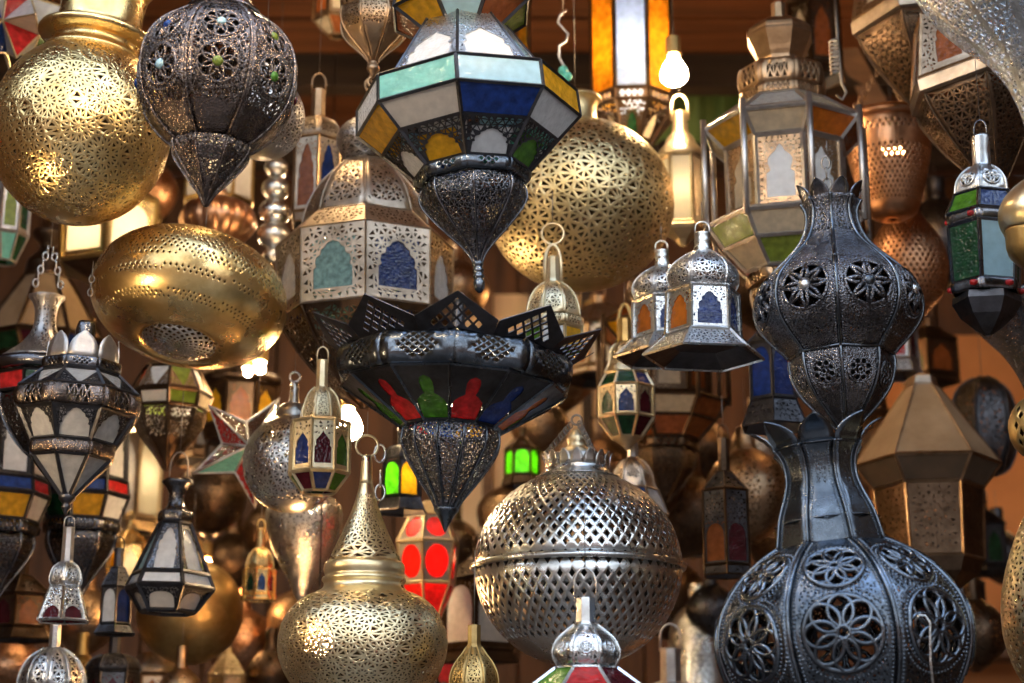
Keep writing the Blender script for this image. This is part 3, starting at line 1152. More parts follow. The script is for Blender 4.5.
    L.gore('drop', [(186, 50), (196, 54), (206, 52), (218, 43), (232, 30), (246, 16), (258, 7), (266, 4)], 8, DARK_ENG, g=5.4, k=.70, margin=3.0, rib=1.2, ribmat=DARK, spin=22.5, solid=(190, 244), bulge=.1)
    L.lathe('finial', [(262, 5), (266, 6), (269, 4.5), (272, 6), (275, 4.5), (278, 6), (281, 4.5), (284, 6), (290, 5), (294, 2)], DARK_BLUE, 14, 2)
    L.done()
    L.wire(-30, 0)
    # F6: star-crowned bowl
    L = Lamp('hanging_lantern', 'wide dark bowl lantern with a spiked lattice crown, coloured panes and a pointed drop', 'lantern', 455, 370, 2.75, tilt=3.0)
    n = 10
    kk = L.k(360)
    AV, AF = [], []
    z0, z1, zv = L.Z(361), L.Z(333), L.Z(349)
    r0, rt, rv = 113 * kk, 149 * kk, 127 * kk
    for i in range(n):
        a = 2 * PI * i / n
        o = Vector((math.sin(a), -math.cos(a), 0)); tn = Vector((math.cos(a), math.sin(a), 0))
        bx = r0 * math.sin(PI / n); vx = rv * math.sin(PI / n); br = r0 * math.cos(PI / n); vr = rv * math.cos(PI / n)
        upv = (o * (rt - br) + Vector((0, 0, z1 - z0))).normalized(); H = math.hypot(rt - br, z1 - z0)
        yv = math.hypot(vr - br, zv - z0)
        out = [(-bx, 0), (bx, 0), (vx, yv), (0, H), (-vx, yv)]
        hs = []
        cw, ch = bx * .30, H * .26
        for j in range(6):
            for q in range(-4, 5):
                cx, cy = (q + .5 * (j % 2)) * cw, H * .10 + ch * .5 * (j + 1)
                yl = yv + (H - yv) * (1 - abs(cx) / vx) if abs(cx) < vx else 0
                lim = bx + (vx - bx) * min(1, cy / yv)
                if cy + ch * .45 < yl - H * .10 and abs(cx) + cw * .5 < lim * .97 and cy - ch * .4 > H * .08:
                    hs.append([(cx + cw * .36, cy), (cx, cy + ch * .38), (cx - cw * .36, cy), (cx, cy - ch * .38)])
        V2, T, _ = cdt(out, hs, [])
        b = len(AV)
        AV += [o * br + Vector((0, 0, z0)) + tn * x + upv * y for x, y in V2]
        AF += [tuple(q + b for q in f) for f in T]
    V, F, sm = thick(AV, AF, .0016, False)
    mb = MB(); mb.add(V, F, sm)
    L.part('spiked_crown', mb, IRON)
    L.hoop('rim_hoop', 374, 122, 35, n, DARK_BLUE, depth=13, nx=5, ny=4, span=.62, fill=.66, spin=18)
    L.tier(391, 113, 431, 49, 12, 'arch', ['red', 'blue', 'orange', 'green', 'wine', 'amber', 'blue', 'red', 'forest', 'green', 'red', 'green'],
           sheet=IRON, arch=('man', 1.12, .76, .05), g=7.5, k=.0, bar=1.3, spin=13, margin=2)
    L.gore('drop', [(428, 46), (436, 50), (447, 50), (460, 44), (474, 35), (488, 25), (500, 16), (510, 11)], 12, DARK_ENG, g=5.2, k=.68, margin=2.6, rib=1.1, ribmat=DARK_BLUE, solid=(431, 500), bulge=.1)
    L.lathe('drop_tip', [(508, 12), (511, 12.5), (514, 10), (520, 6.5), (527, 3), (533, .6)], DARK_BLUE, 24, 2)
    kb = L.k(398); zb = L.Z(398)
    mb = MB(); V, F = lathe_vf([(.0005, zb + 13 * kb), (6 * kb, zb + 9 * kb), (10 * kb, zb), (6 * kb, zb - 7 * kb), (.0005, zb - 9 * kb)], 12); mb.add(V, F, True)
    L.part('light_bulb', mb, BULB_SOFT)
    L.lathe('upper_bowl', [(338, 8), (342, 40), (350, 80), (358, 104), (361, 113)], IRON, 40, 2)
    L.lathe('neck', [(300, 5), (310, 6), (330, 8), (338, 10)], IRON, 14, 2)
    L.done(DARK_BLUE)
    L.vring('hanging_ring', 297, 4.5, 1.0, SILVER)
    # F10: two tin lanterns with blue windows
    for (cx, d, sc, lab, g1) in ((703, 2.82, 1.0, 'nearer and larger of two twin tin lanterns with ribbed dome and blue windows', 'r'),
                                 (664, 3.10, .86, 'farther of two twin tin lanterns with blue windows, half hidden behind its twin', 'l')):
        dy = 0 if g1 == 'r' else 8
        R = lambda row: 300 + (row - 300) * sc + dy
        L = Lamp('hanging_lantern', lab, 'lantern', cx, R(300), d, tilt=1 if g1 == 'r' else -1)
        L.frame_mat = SILVER
        p = lambda P: [(R(a), r * sc) for a, r in P]
        L.lathe('neck', p([(233, 7), (234, 8), (238, 7.5), (241, 8.3), (245, 7.6), (249, 9), (254, 9)]), SILVER, 20, 2)
        L.gore('dome', p([(252, 9), (256, 17), (263, 27), (271, 34), (280, 36.5), (288, 34), (294, 29)]), 6, SILVER_ENG, g=6.0, k=.60, margin=3.0, flat=False, solid=(R(257), R(289)), spin=12, rib=1.0)
        L.tier(R(293), 36 * sc, R(336), 38 * sc, 6, 'arch', ['navy', 'navy', 'amber', 'navy', 'amber', 'orange'], sheet=SILVER_ENG, arch=('lobed', .66, .74, .10), g=5.5, k=.48, bar=1.6, spin=12, margin=2.4)
        L.tier(R(337), 39 * sc, R(357), 61 * sc, 6, 'sheet', [], sheet=SILVER_ENG, g=6.0, k=.50, bar=1.3, spin=12, margin=2.5, name='skirt')
        L.done()
        mb = MB()
        kk = L.k(R(357))
        V, F = lathe_vf([(59 * sc * kk, L.Z(R(356.5))), (36 * sc * kk, L.Z(R(345))), (.001, L.Z(R(344)))], 6, PI / 6 + math.radians(12))
        mb.add(V, F, False); L.part('underside', mb, IRON)
        L.wire(R(222), .035)
        L.strap(R(222), R(236), 7 * sc, SILVER, 1.0)
    # F13: dark amphora lamp
    L = Lamp('hanging_lamp', 'dark embossed silver amphora lamp with star rosettes, tapering to a point below', 'lamp', 838, 310, 2.8, tilt=-1.0)
    L.gore('neck', [(202, 30), (212, 25), (226, 26), (240, 32), (252, 42), (266, 58), (276, 68)], 8, DARK_ENG, g=5.2, k=.62, margin=5, spin=22.5, solid=(207, 238), rib=2.0, ribmat=DARK_BLUE, bead=1.0)
    L.gore('body', [(274, 66), (284, 75), (296, 81), (310, 83), (324, 80), (338, 70), (350, 58), (357, 52)], 8, DARK_ENG, g=5.4, k=.40, margin=6, spin=22.5, circles=[(303, 23.5)],
           rosette=dict(kind='star', n=8, rad=1.35), ring_bead=1.35, bead=1.3, rib=1.8, ribmat=DARK_BLUE, solid=(280, 346), bulge=.12, boss=dict(r=.25, mats=[DARK_BLUE, SILVER]), amin=.5)
    L.gore('lower_cup', [(357, 51), (364, 52), (378, 50), (392, 44), (406, 33), (418, 21), (430, 9), (436, 3)], 8, DARK_ENG, g=5.0, k=.40, margin=5, spin=22.5, circles=[(380, 13)],
           rosette=dict(kind='wheel', n=8, rad=.9), bead=1.1, rib=1.8, ribmat=DARK_BLUE, solid=(364, 398), amin=.45)
    L.petals('collar_crown', 206, 27, 186, 38, 8, DARK, spin=22.5)
    L.torus('waist_ring', 357, 52, 2.0, DARK_BLUE, 8)
    L.chain(190, 3, 6.5, WIRE, 1.0, dx=-2)
    L.wire(157, .03)
    # F14: big crowned pumpkin lamp
    L = Lamp('hanging_lamp', 'huge dark pumpkin lamp with large pierced rosettes and a petal-crowned neck', 'lamp', 842, 630, 2.5, tilt=-5.0)
    P = [(546, 56), (556, 74), (572, 95), (592, 113), (614, 126), (640, 131), (666, 127), (692, 115), (716, 97), (740, 72), (756, 50)]
    L.gore('body', P, 8, DARK_BLUE, g=6.6, k=.50, margin=9, circles=[(577, 27.5), (642, 36.5)], rosette=dict(kind='loops', n=8, rad=2.1), ring_bead=1.85, bead=1.7, rib=2.3, ribmat=DARK_BLUE,
           solid=(556, 735), bulge=.10, amin=.55)
    L.gore('neck', [(448, 47), (456, 41), (468, 37.5), (482, 37.5), (497, 42), (511, 48), (524, 52), (548, 57)], 8, DARK_BLUE, g=5.0, k=.45, margin=9, rib=1.7, ribmat=DARK_BLUE, solid=(452, 488), bead=1.2)
    L.petals('petal_crown', 450, 46, 423, 73, 8, DARK_BLUE, wf=1.0)
    L.torus('collar_band', 522, 52, 1.3, DARK_BLUE, 8)
    L.wire(450, .06, rad=.0016)
    # F15: diamond-pierced tin ball
    L = Lamp('hanging_globe_lamp', 'large round tin ball lamp pierced with diamonds, a raised band round its middle', 'lamp', 578, 568, 2.98)
    P = ballprof(568, 104, .93, .90, .5, 8)
    L.lattice('upper_shell', P + [(568, 104)], SILVER, 56, 17, k=.50, band=[(474, 559)])
    L.lattice('lower_shell', [(568, 104)] + ballprof(568, 104, .96, .5, 1.0, 9)[1:], SILVER, 56, 18, k=.50, band=[(577, 642)])
    L.torus('middle_band', 568, 105.5, 3.2, SILVER, 72)
    L.lathe('collar', [(456, 30), (462, 31), (468, 32), (474, 35), (478, 42)], SILVER, 40, 2)
    L.petals('scalloped_rim', 468, 33, 453, 36, 16, SILVER, tip=.5)
    L.lathe('lamp_holder', [(430, 4), (434, 7), (439, 10), (446, 9), (450, 14), (458, 17), (470, 20)], CREAM, 20, 2)
    for i in range(3):
        a = 2 * PI * i / 3 + .5
        kk = L.k(450)
        mb = MB()
        for q in range(12):
            t = (q + .5) / 12
            rr_ = (34 * (1 - t) + 5 * t) * kk
            c = Vector((rr_ * math.sin(a), -rr_ * math.cos(a), L.Z(458) * (1 - t) + L.Z(424) * t))
            V, F = tube_vf([c + Vector((2.0 * kk * math.sin(x), 1.0 * kk * math.sin(x) * (1 if q % 2 else -1), 3.4 * kk * math.cos(x))) for x in [2 * PI * u / 9 for u in range(9)]], .7 * kk, 4, True)
            mb.add(V, F, True)
        L.part('hanging_chain', mb, WIRE)
    L.vring('hanging_ring', 420, 5, 1.1, WIRE)
    # F16: brass bowl with tall cone
    L = Lamp('hanging_lamp', 'golden brass bowl lamp with a tall pierced cone lid and hanging ring', 'lamp', 363, 630, 2.8)
    L.ball('bowl_shell', [(589, 40), (594, 52), (602, 65), (614, 76), (630, 83), (648, 85), (666, 81), (684, 71), (700, 55), (712, 35), (718, 12)], BRASS_PALE, 8.0, k=.52, per=8, rings=2, solid=(596, 712), k_sm=3)
    L.lathe('collar', [(562, 37), (565, 40), (571, 40.5), (576, 39), (578, 41.5), (581, 42), (584, 40), (588, 41), (592, 45), (597, 54)], BRASS_PALE, 48, 3)
    L.ball('cone_lid', [(470, 5), (480, 6), (492, 8.5), (505, 12), (518, 17), (532, 23), (545, 29), (556, 34), (565, 38), (569, 38)], BRASS_PALE, 6.4, k=.54, per=8, rings=1, solid=(494, 560), k_sm=3)
    L.lathe('lid_tip', [(455, 3), (457, 5), (462, 5.4), (474, 6), (484, 7)], BRASS_PALE, 18, 2)
    L.vring('hanging_ring', 446, 11, 1.3, BRASS_PALE)
    L.chain(462, 1, 9, SILVER, 1.2, dx=13)
    L.chain(500, 2, 8, SILVER, 1.2, dx=14)
    L.wire(435, .04)
    # F17: little tin lantern at the bottom edge
    L = Lamp('hanging_lantern', 'small bright tin lantern, onion dome over green and red glass, before the tin ball', 'lantern', 586, 650, 2.5)
    L.frame_mat = SILVER
    L.strap(568, 604, 11, SILVER, .9)
    L.nl('neck', [(598, 9.5), (599, 10), (622, 10.5), (627, 13)], 8, SILVER)
    L.gore('dome', [(625, 13), (631, 21), (640, 31), (650, 36), (658, 36), (665, 32), (669, 31)], 8, SILVER, g=6, k=.5, margin=4, rib=1.0, solid=(634, 660), circles=[(649, 6.5)], rosette=dict(kind='wheel', n=4, rad=.9))
    L.tier(669, 33, 690, 62, 8, 'pane', ['red', 'wine', 'green', 'rust', 'blue', 'green', 'wine', 'green'], bar=1.6)
    L.tier(690, 62, 740, 60, 8, 'pane', ['white', 'blue', 'red', 'amber'], bar=1.6)
    L.done()
    L.wire(568, .12)
    # F18: small brass bottle
    L = Lamp('hanging_lantern', 'small dull brass bottle-shaped lantern at the bottom edge, below left of the tin ball', 'lantern', 474, 680, 2.7)
    L.nl('neck', [(625, 6.5), (626, 7), (644, 7), (649, 9)], 8, BRASS_OLD)
    L.gore('body', [(647, 8), (654, 13), (663, 20), (673, 25), (684, 26.5), (696, 24), (710, 14)], 8, BRASS_OLD, g=5, k=.55, margin=3.2, solid=(655, 705), rib=.9)
    L.wire(625, .12, rad=.0009)
front()
# ------------------------------------------------------------------ lamps a step behind
def innerbulb(L, row, r=9, mat=None):
    kk = L.k(row); z = L.Z(row)
    mb = MB()
    V, F = lathe_vf([(.0006, z + r * 1.6 * kk), (r * .5 * kk, z + r * 1.3 * kk), (r * kk, z), (r * .7 * kk, z - r * .7 * kk), (.0006, z - r * kk)], 12)
    mb.add(V, F, True)
    L.part('light_bulb', mb, mat or BULB_SOFT)

def middle():
    # F3: pierced globe behind the melon lamp
    L = Lamp('hanging_globe_lamp', 'dull pierced tin globe half hidden behind the dark melon-shaped lamp', 'lamp', 264, 118, 3.1)
    L.ball('globe_shell', ballprof(118, 41), GREY_TIN, 5.6, k=.6, per=8, rings=1, solid=(82, 152))
    L.lathe('neck', [(62, 10), (64, 11), (74, 10), (80, 16)], GREY_TIN, 24, 2)
    L.wire(62, 0)
    # F7: grey octagonal lantern with teal and blue windows
    L = Lamp('hanging_lantern', 'grey tin eight-sided lantern with pierced dome and teal and blue arched windows', 'lantern', 365, 270, 3.32, tilt=-1)
    L.frame_mat = TAN
    L.tier(248, 88, 321, 88, 8, 'arch', ['navy', 'white', 'aqua', 'navy', 'aqua', 'navy', 'white', 'aqua'], sheet=TAN, arch=('lobed', .60, .62, .16), g=8, k=.52, bar=.9, spin=22.5, margin=5)
    L.tier(225, 63, 247, 87, 8, 'sheet', [], sheet=TAN, g=7.5, k=.55, bar=.8, spin=22.5, margin=4, name='pierced_shoulder')
    L.gore('pierced_dome', [(162, 20), (170, 31), (184, 45), (198, 54), (212, 60), (224, 63)], 8, TAN, g=7.5, k=.58, margin=5, spin=22.5, solid=(166, 218), rib=1.0, amin=.3)
    L.gore('underside_cone', [(322, 87), (345, 72), (370, 52), (392, 30), (404, 14), (408, 3)], 8, BRONZE_DARK, g=8, k=.6, margin=4, spin=22.5, solid=(326, 396), rib=1.2, k_sm=2)
    L.ball('filigree_knob', [(118, 8), (126, 22), (138, 29), (150, 27), (160, 21), (164, 18)], GREY_TIN, 6, k=.62, per=8, rings=1, k_sm=3, solid=(121, 162))
    L.chain(112, 6, 6.5, BRONZE, 1.1, lean=1.6)
    L.done()
    L.wire(50, 0)
    # F41: pierced bronze pendant
    L = Lamp('hanging_lamp', 'rust-brown pierced bronze pendant bowl with a ringed tip, hanging above the grey lantern', 'lamp', 374, 30, 3.1)
    L.hoop('rim_hoop', 6, 37, 15, 8, BRONZE, depth=5, holes='cross', nx=3)
    L.gore('bowl', [(12, 34), (20, 36), (30, 34), (40, 27), (50, 16), (58, 8), (62, 5)], 8, BRONZE, g=4.6, k=.62, margin=2.5, rib=1.0, solid=(14, 34))
    L.nl('upper_body', [(-40, 22), (-20, 28), (-2, 33)], 8, BRONZE)
    L.lathe('swivel', [(60, 5), (64, 4), (66, 6), (70, 6.5), (73, 4), (78, 2)], BRONZE, 16, 2)
    L.vring('hanging_ring', 82, 5, 1.2, BRONZE)
    L.wire(-40, 0)
    # F8: brass oblate globe
    L = Lamp('hanging_globe_lamp', 'big squat brass globe pierced all over with whirling triangles, behind the colourful lantern', 'lamp', 580, 205, 3.45, tilt=-2)
    L.ball('globe_shell', ballprof(206, 94, .87), BRASS_OLIVE, 9.2, k=.52, per=7, rings=1, solid=(134, 284))
    L.lathe('neck', [(98, 24), (101, 26), (104, 23), (112, 21), (124, 22), (130, 26), (136, 36)], BRASS_OLIVE, 40, 3)
    L.wire(98, 0)
    # F9: little brass bell with ring
    L = Lamp('hanging_lantern', 'small pale brass bell lantern with a ring handle, just behind the spiked crown', 'lantern', 553, 290, 3.06)
    L.vring('hanging_ring', 234, 11, 1.3, CREAM)
    L.strap(245, 290, 8, CREAM, 2.0)
    L.nl('neck', [(256, 4), (258, 6), (280, 7), (285, 9)], 8, CREAM)
    L.gore('dome', [(283, 9), (289, 17), (297, 23), (307, 27), (319, 29)], 8, CREAM, g=5.4, k=.55, margin=3, solid=(287, 315), rib=.9)
    L.hoop('rim_hoop', 325, 33, 10, 8, CREAM, depth=3, holes='cross', nx=4)
    L.tier(331, 30, 352, 30, 8, 'pane', ['white', 'amber', 'blue', 'green'], bar=1.4)
    L.frame_mat = CREAM
    L.done()
    L.wire(222, .06, dx=.0)
    # F11: little octagonal brass lantern
    L = Lamp('hanging_lantern', 'small brass eight-sided lantern with dark arched windows, between spiked crown and twin tin lanterns', 'lantern', 626, 385, 3.36)
    L.frame_mat = CREAM
    L.strap(304, 345, 6, BRASS_OLD, 2.0)
    L.nl('neck', [(318, 5), (320, 6.5), (342, 7), (346, 11)], 8, BRASS_OLD)
    L.gore('dome', [(344, 10), (349, 15), (356, 17), (364, 18), (374, 23)], 8, CREAM, g=4.5, k=.55, margin=2.6, solid=(348, 368), rib=.8)
    L.tier(375, 21, 389, 29, 8, 'pane', ['forest', 'navy', 'wine', 'forest'], bar=1.2)
    L.tier(389, 29, 419, 29, 8, 'arch', ['navy', 'wine', 'forest', 'navy', 'forest', 'wine', 'amber', 'forest'], sheet=CREAM, arch=('ogee', .70, .78, .08), g=5, k=.5, bar=1.2, margin=1.6)
    L.tier(419, 29, 438, 15, 8, 'pane', ['forest', 'wine', 'rust', 'forest'], bar=1.3)
    L.lathe('bottom_knob', [(438, 15), (441, 12), (446, 5), (450, 2)], CREAM, 16, 2)
    L.done()
    L.wire(304, .05)
    # the little bell lamp right under it
    L = Lamp('hanging_lantern', 'small silvery bell-shaped lantern hanging under the small brass eight-sided one', 'lantern', 633, 470, 3.36)
    L.nl('neck', [(442, 5), (443, 6), (457, 6), (461, 9)], 8, GREY_TIN)
    L.gore('dome', [(459, 8), (465, 14), (474, 19), (484, 21), (490, 24)], 6, TAN, g=6, k=.5, margin=3, solid=(463, 482), rib=1.0, circles=[(473, 4)], rosette=dict(kind='wheel', n=4, rad=.6))
    L.tier(490, 24, 515, 34, 6, 'pane', ['navy', 'white', 'navy', 'wine'], bar=1.2)
    L.frame_mat = TAN
    L.done()
    L.wire(442, .008)
    # F12 and its bigger brown cousin behind: lanterns with six corner posts
    def posted(cx, d, sc, label, c_metal, c_post, top, mid, body, low1, low2, spin, y0=0, cup=True):
        R = lambda row: 120 + (row - 120) * sc + y0
        L = Lamp('hanging_lantern', label, 'lantern', cx, R(160), d)
        L.frame_mat = c_post
        p = lambda P: [(R(a), r * sc) for a, r in P]
        if cup:
            L.nl('cup', p([(26, 25), (33, 33), (40, 34), (50, 29), (62, 23), (70, 22)]), 8, c_metal)
            L.nl('top_post', p([(4, 7), (5, 8), (30, 8), (34, 22)]), 8, c_metal)
            L.tier(R(36), 34 * sc, R(58), 25.5 * sc, 8, 'cross', [], sheet=c_metal, g=8, bar=0, name='pierced_cup_band')
        L.hoop('upper_hoop', R(84), 46 * sc, 26 * sc, 8, c_metal, depth=6 * sc, holes='cross', nx=3, spin=spin, span=.6)
        L.hoop('lower_hoop', R(101), 44 * sc, 13 * sc, 8, c_metal, depth=3 * sc, holes='cross', nx=5, spin=spin, span=.7)
        L.tier(R(108), 45 * sc, R(133), 81 * sc, 8, 'pane', top, bar=1.8 * sc, spin=spin)
        L.tier(R(134), 81 * sc, R(152), 62 * sc, 8, 'pane', mid, bar=1.8 * sc, spin=spin)
        L.tier(R(153), 60 * sc, R(223), 60 * sc, 8, 'arch', body, sheet=c_metal, arch=('key', .60, .74, .12), g=5.2 * sc, k=.5, bar=2.2 * sc, spin=spin, margin=4 * sc)
        L.tier(R(223), 64 * sc, R(229), 82 * sc, 8, 'solid', [], sheet=c_metal, bar=1.6 * sc, spin=spin, name='lower_ledge')
        L.tier(R(230), 82 * sc, R(252), 66 * sc, 8, 'pane', low1, bar=2.0 * sc, spin=spin)
        L.tier(R(252), 66 * sc, R(274), 44 * sc, 8, 'pane', low2, bar=2.0 * sc, spin=spin)
        kk = L.k(R(170))
        for i in range(8):
            a = 2 * PI * (i + .5) / 8 + math.radians(spin)
            x, y = 83 * sc * kk * math.sin(a), -83 * sc * kk * math.cos(a)
            mb = MB(); V, F = tube_vf([(x, y, L.Z(R(125))), (x, y, L.Z(R(236)))], 3.2 * sc * kk, 8)
            mb.add(V, F, True); L.part('corner_post', mb, c_post)
        L.hoop('bottom_hoop', R(280), 45 * sc, 14 * sc, 6, c_metal, depth=5 * sc, holes='cross', nx=3, spin=spin)
        L.gore('bottom_cone', p([(286, 39), (296, 40), (310, 36), (328, 24), (344, 9), (350, 3)]), 6, c_metal, g=7 * sc, k=.6, margin=4 * sc, spin=spin, rib=1.2 * sc, solid=(R(290), R(340)))
        L.done()
        L.wire(R(4) if cup else R(74), 0)
        return L
    posted(785, 3.4, 1.0, 'large bronze eight-sided lantern with corner posts, white arched windows and green lower panes', BRONZE, GREY_TIN,
           ['grey', 'cream'], ['cream', 'orange', 'rust', 'amber', 'amber', 'amber', 'cream', 'amber'], ['white', 'white', 'cream', 'white', 'cream', 'white', 'cream', 'cream'],
           ['cream', 'cream', 'rust', 'cream', 'rust', 'cream', 'rust', 'lime'], ['lime', 'rust', 'cream', 'forest', 'lime', 'cream', 'rust', 'cream'], -5)
    posted(662, 4.0, .80, 'brown eight-sided lantern with corner posts and rusty panes, behind the twin tin lanterns', BRONZE_DARK, BRONZE_DARK,
           ['rust', 'rust'], ['rust', 'amber', 'rust', 'amber', 'orange', 'amber'], ['cream', 'rust', 'cream', 'rust', 'cream', 'rust'],
           ['cream', 'rust', 'cream', 'rust', 'rust', 'cream'], ['rust', 'rust', 'wine', 'rust', 'rust', 'rust'], 8, y0=198, cup=False)
    # F23: amber and pale blue lantern
    L = Lamp('hanging_lantern', 'lit lantern with tall amber and pale blue glass, beside the bare bulb', 'lantern', 631, 60, 3.95)
    L.frame_mat = BRONZE_DARK
    L.tier(-40, 42, 102, 42, 8, 'pane', ['lit_blue', 'lit_amber', 'lit_blue', 'lit_amber', 'lit_blue', 'lit_amber', 'lit_blue', 'lit_amber'], bar=1.8, spin=0)
    L.tier(103, 43, 113, 44, 8, 'cross', [], sheet=BRONZE_DARK, g=4, bar=1.2, name='lower_band')
    L.tier(114, 44, 146, 18, 8, 'arch', ['forest', 'cream', 'rust'], sheet=BRONZE_DARK, arch=('lobed', .6, .6, .1), g=5, bar=1.2)
    L.nl('bottom_cap', [(146, 18), (152, 14), (156, 4)], 8, BRONZE_DARK)
    innerbulb(L, 60, 20)
    L.done()
    L.wire(-40, 0)
    # F24: small cream lantern under the bulb
    L = Lamp('hanging_lantern', 'small cream brass house lantern glowing just under the bare bulb', 'lantern', 681, 165, 3.75)
    L.frame_mat = CREAM
    L.strap(95, 120, 8, CREAM, 1.6)
    L.lathe('neck', [(112, 6), (114, 7), (130, 8), (136, 10)], CREAM, 20, 2)
    L.lathe('cap', [(134, 9), (138, 13), (145, 16), (151, 21), (157, 24), (160, 23)], CREAM, 32, 3)
    L.tier(160, 21, 226, 21, 6, 'pane', ['lit_cream', 'cream', 'lit_cream'], bar=1.6)
    L.nl('base', [(226, 22), (230, 24), (233, 22), (240, 8), (246, 3)], 6, CREAM)
    innerbulb(L, 195, 8)
    L.done()
    L.wire(95, .10)
    # F22: copper basket shade
    L = Lamp('hanging_lamp', 'copper basket lampshade pierced with round holes, hung on a thin chain at upper right', 'lamp', 890, 170, 3.75)
    L.lathe('rim', [(118, 42), (120, 45), (124, 46), (127, 43)], COPPER, 40, 2)
    L.lattice('pierced_shell', [(122, 43), (140, 43), (160, 40), (185, 34), (205, 28), (214, 24), (219, 14), (220, 3)], COPPER, 44, 26, k=.5, band=[(132, 143), (155, 206)], k_sm=3)
    for q in (-1, 0, 1):
        kk = L.k(120); mb = MB()
        for i in range(9):
            t = (i + .5) / 9
            c = Vector((42 * kk * (1 - t) * math.sin(q * 2.1 + .4), -42 * kk * (1 - t) * math.cos(q * 2.1 + .4), L.Z(119) * (1 - t) + L.Z(62) * t))
            V, F = tube_vf([c + Vector((1.6 * kk * math.sin(x), 1.2 * kk * math.sin(x) * (-1) ** i, 4.4 * kk * math.cos(x))) for x in [2 * PI * u / 9 for u in range(9)]], .8 * kk, 4, True)
            mb.add(V, F, True)
        L.part('hanging_chain', mb, BRONZE)
    L.wire(62, 0)
    # below it: waisted pierced copper lamp
    L = Lamp('hanging_lamp', 'dark copper waisted lamp pierced with round holes, hanging below the copper basket shade', 'lamp', 908, 270, 3.85)
    L.lattice('pierced_shell', [(212, 16), (222, 20), (236, 31), (252, 38), (272, 40), (292, 35), (306, 24), (318, 10), (322, 2)], COPPER, 40, 26, k=.52, band=[(226, 312)], k_sm=3)
    L.lathe('neck', [(180, 14), (190, 13), (206, 14), (214, 17)], BRONZE_DARK, 24, 2)
    L.wire(180, .05)
    # F20: tin lantern with green glass, right
    L = Lamp('hanging_lantern', 'tin lantern with cross-pierced dome, green and pale blue glass and little red dots', 'lantern', 984, 230, 2.78, tilt=2)
    L.frame_mat = DARK
    L.lathe('neck', [(137, 8), (138, 9), (165, 9), (170, 13)], SILVER, 24, 2)
    L.gore('dome', [(168, 12), (174, 20), (182, 26), (190, 28.5), (197, 29)], 6, SILVER, g=5, k=.0, margin=4, circles=[(184, 8)], rosette=dict(kind='star', n=4, rad=.9), rib=1.0, spin=24)
    L.tier(197, 29, 218, 38, 6, 'pane', ['navy', 'green', 'sky', 'green', 'blue', 'green'], bar=1.8, spin=24)
    L.hoop('upper_band', 223, 39, 12, 6, DARK, depth=3, holes=None, spin=24)
    L.tier(229, 37, 286, 34, 6, 'pane', ['sky', 'forest', 'sky', 'forest', 'sky', 'forest'], bar=1.8, spin=24)
    L.hoop('lower_band', 291, 37, 12, 6, DARK, depth=3, holes=None, spin=24)
    for row in (223, 291):
        kk = L.k(row)
        for i in range(6):
            a = 2 * PI * (i + .28) / 6 + math.radians(24)
            V, F = lathe_vf([(.0003, .005), (.006, .003), (.0065, 0), (.006, -.003), (.0003, -.005)], 10)
            r = 34.5 * kk
            mb = MB(); mb.add([(x + r * math.sin(a), y - r * math.cos(a), z + L.Z(row)) for x, y, z in V], F, True)
            L.part('red_stone', mb, G['red'])
    L.nl('lower_cone', [(297, 33), (304, 34), (318, 26), (330, 12), (335, 4)], 6, IRON)
    L.done()
    L.strap(120, 142, 6, DARK, .8)
    L.wire(120, 0)
    # F20b: engraved tin horn
    L = Lamp('hanging_lamp', 'engraved dark tin funnel lamp narrowing downward, at the right edge under the green-glass lantern', 'lamp', 1044, 330, 3.25)
    L.gore('funnel', [(308, 78), (318, 72), (334, 58), (352, 42), (372, 30), (394, 22), (412, 17)], 10, DARK_ENG, g=5, k=.5, margin=3, flat=False, solid=(310, 408))
    L.lathe('rim', [(304, 79), (308, 81), (311, 78)], DARK, 40, 2)
    L.lathe('lower_tip', [(410, 17), (420, 16), (430, 10), (440, 3)], DARK, 24, 2)
    L.wire(304, .06)
    # F19: brass at the right edge
    L = Lamp('hanging_lamp', 'dull brass lamp with a wide dished flange, cut by the right edge', 'lamp', 1050, 222, 2.6, tilt=20)
    L.lathe('flange', [(150, 20), (168, 24), (186, 34), (200, 44), (214, 50), (226, 51), (236, 47), (244, 40)], BRASS_PALE, 48, 3)
    L.lathe('drum', [(242, 40), (252, 36), (264, 30), (272, 14), (274, 1)], BRASS_OLD, 40, 2)
    L.wire(150, .02)
    L = Lamp('hanging_globe_lamp', 'plain rounded brass globe with few pierced spots, at the right edge below the funnel', 'lamp', 1044, 428, 2.62)
    L.lattice('globe_shell', ballprof(428, 35, 1.0), BRASS_OLD, 18, 12, k=.5, band=[(405, 446)], kf=lambda c, i: i % 3 == 0)
    L.lathe('neck', [(374, 9), (378, 10), (388, 9), (394, 15)], BRASS_OLD, 24, 2)
    L.wire(374, .03)
    L = Lamp('hanging_globe_lamp', 'tall pierced pale brass jar lamp cut by the right edge at the bottom', 'lamp', 1066, 600, 2.6)
    L.ball('jar_shell', [(492, 26), (510, 32), (540, 46), (575, 58), (610, 64), (645, 62), (680, 50), (705, 30), (712, 8)], BRASS_PALE, 7.5, k=.5, per=8, rings=1, solid=(500, 705))
    L.lathe('neck', [(474, 24), (477, 26), (484, 24), (494, 26)], BRASS_PALE, 32, 2)
    L.wire(474, .003)
    # F21: bright tin horn at the top right
    L = Lamp('hanging_lamp', 'bright engraved tin trumpet lamp narrowing downward, in the top right corner', 'lamp', 1040, 40, 2.5)
    L.gore('trumpet', [(-60, 128), (-30, 122), (0, 106), (26, 84), (50, 58), (74, 40), (98, 29), (124, 22), (150, 18)], 12, SILVER_ENG, g=7.4, k=.60, margin=3, flat=False, solid=(-50, 140))
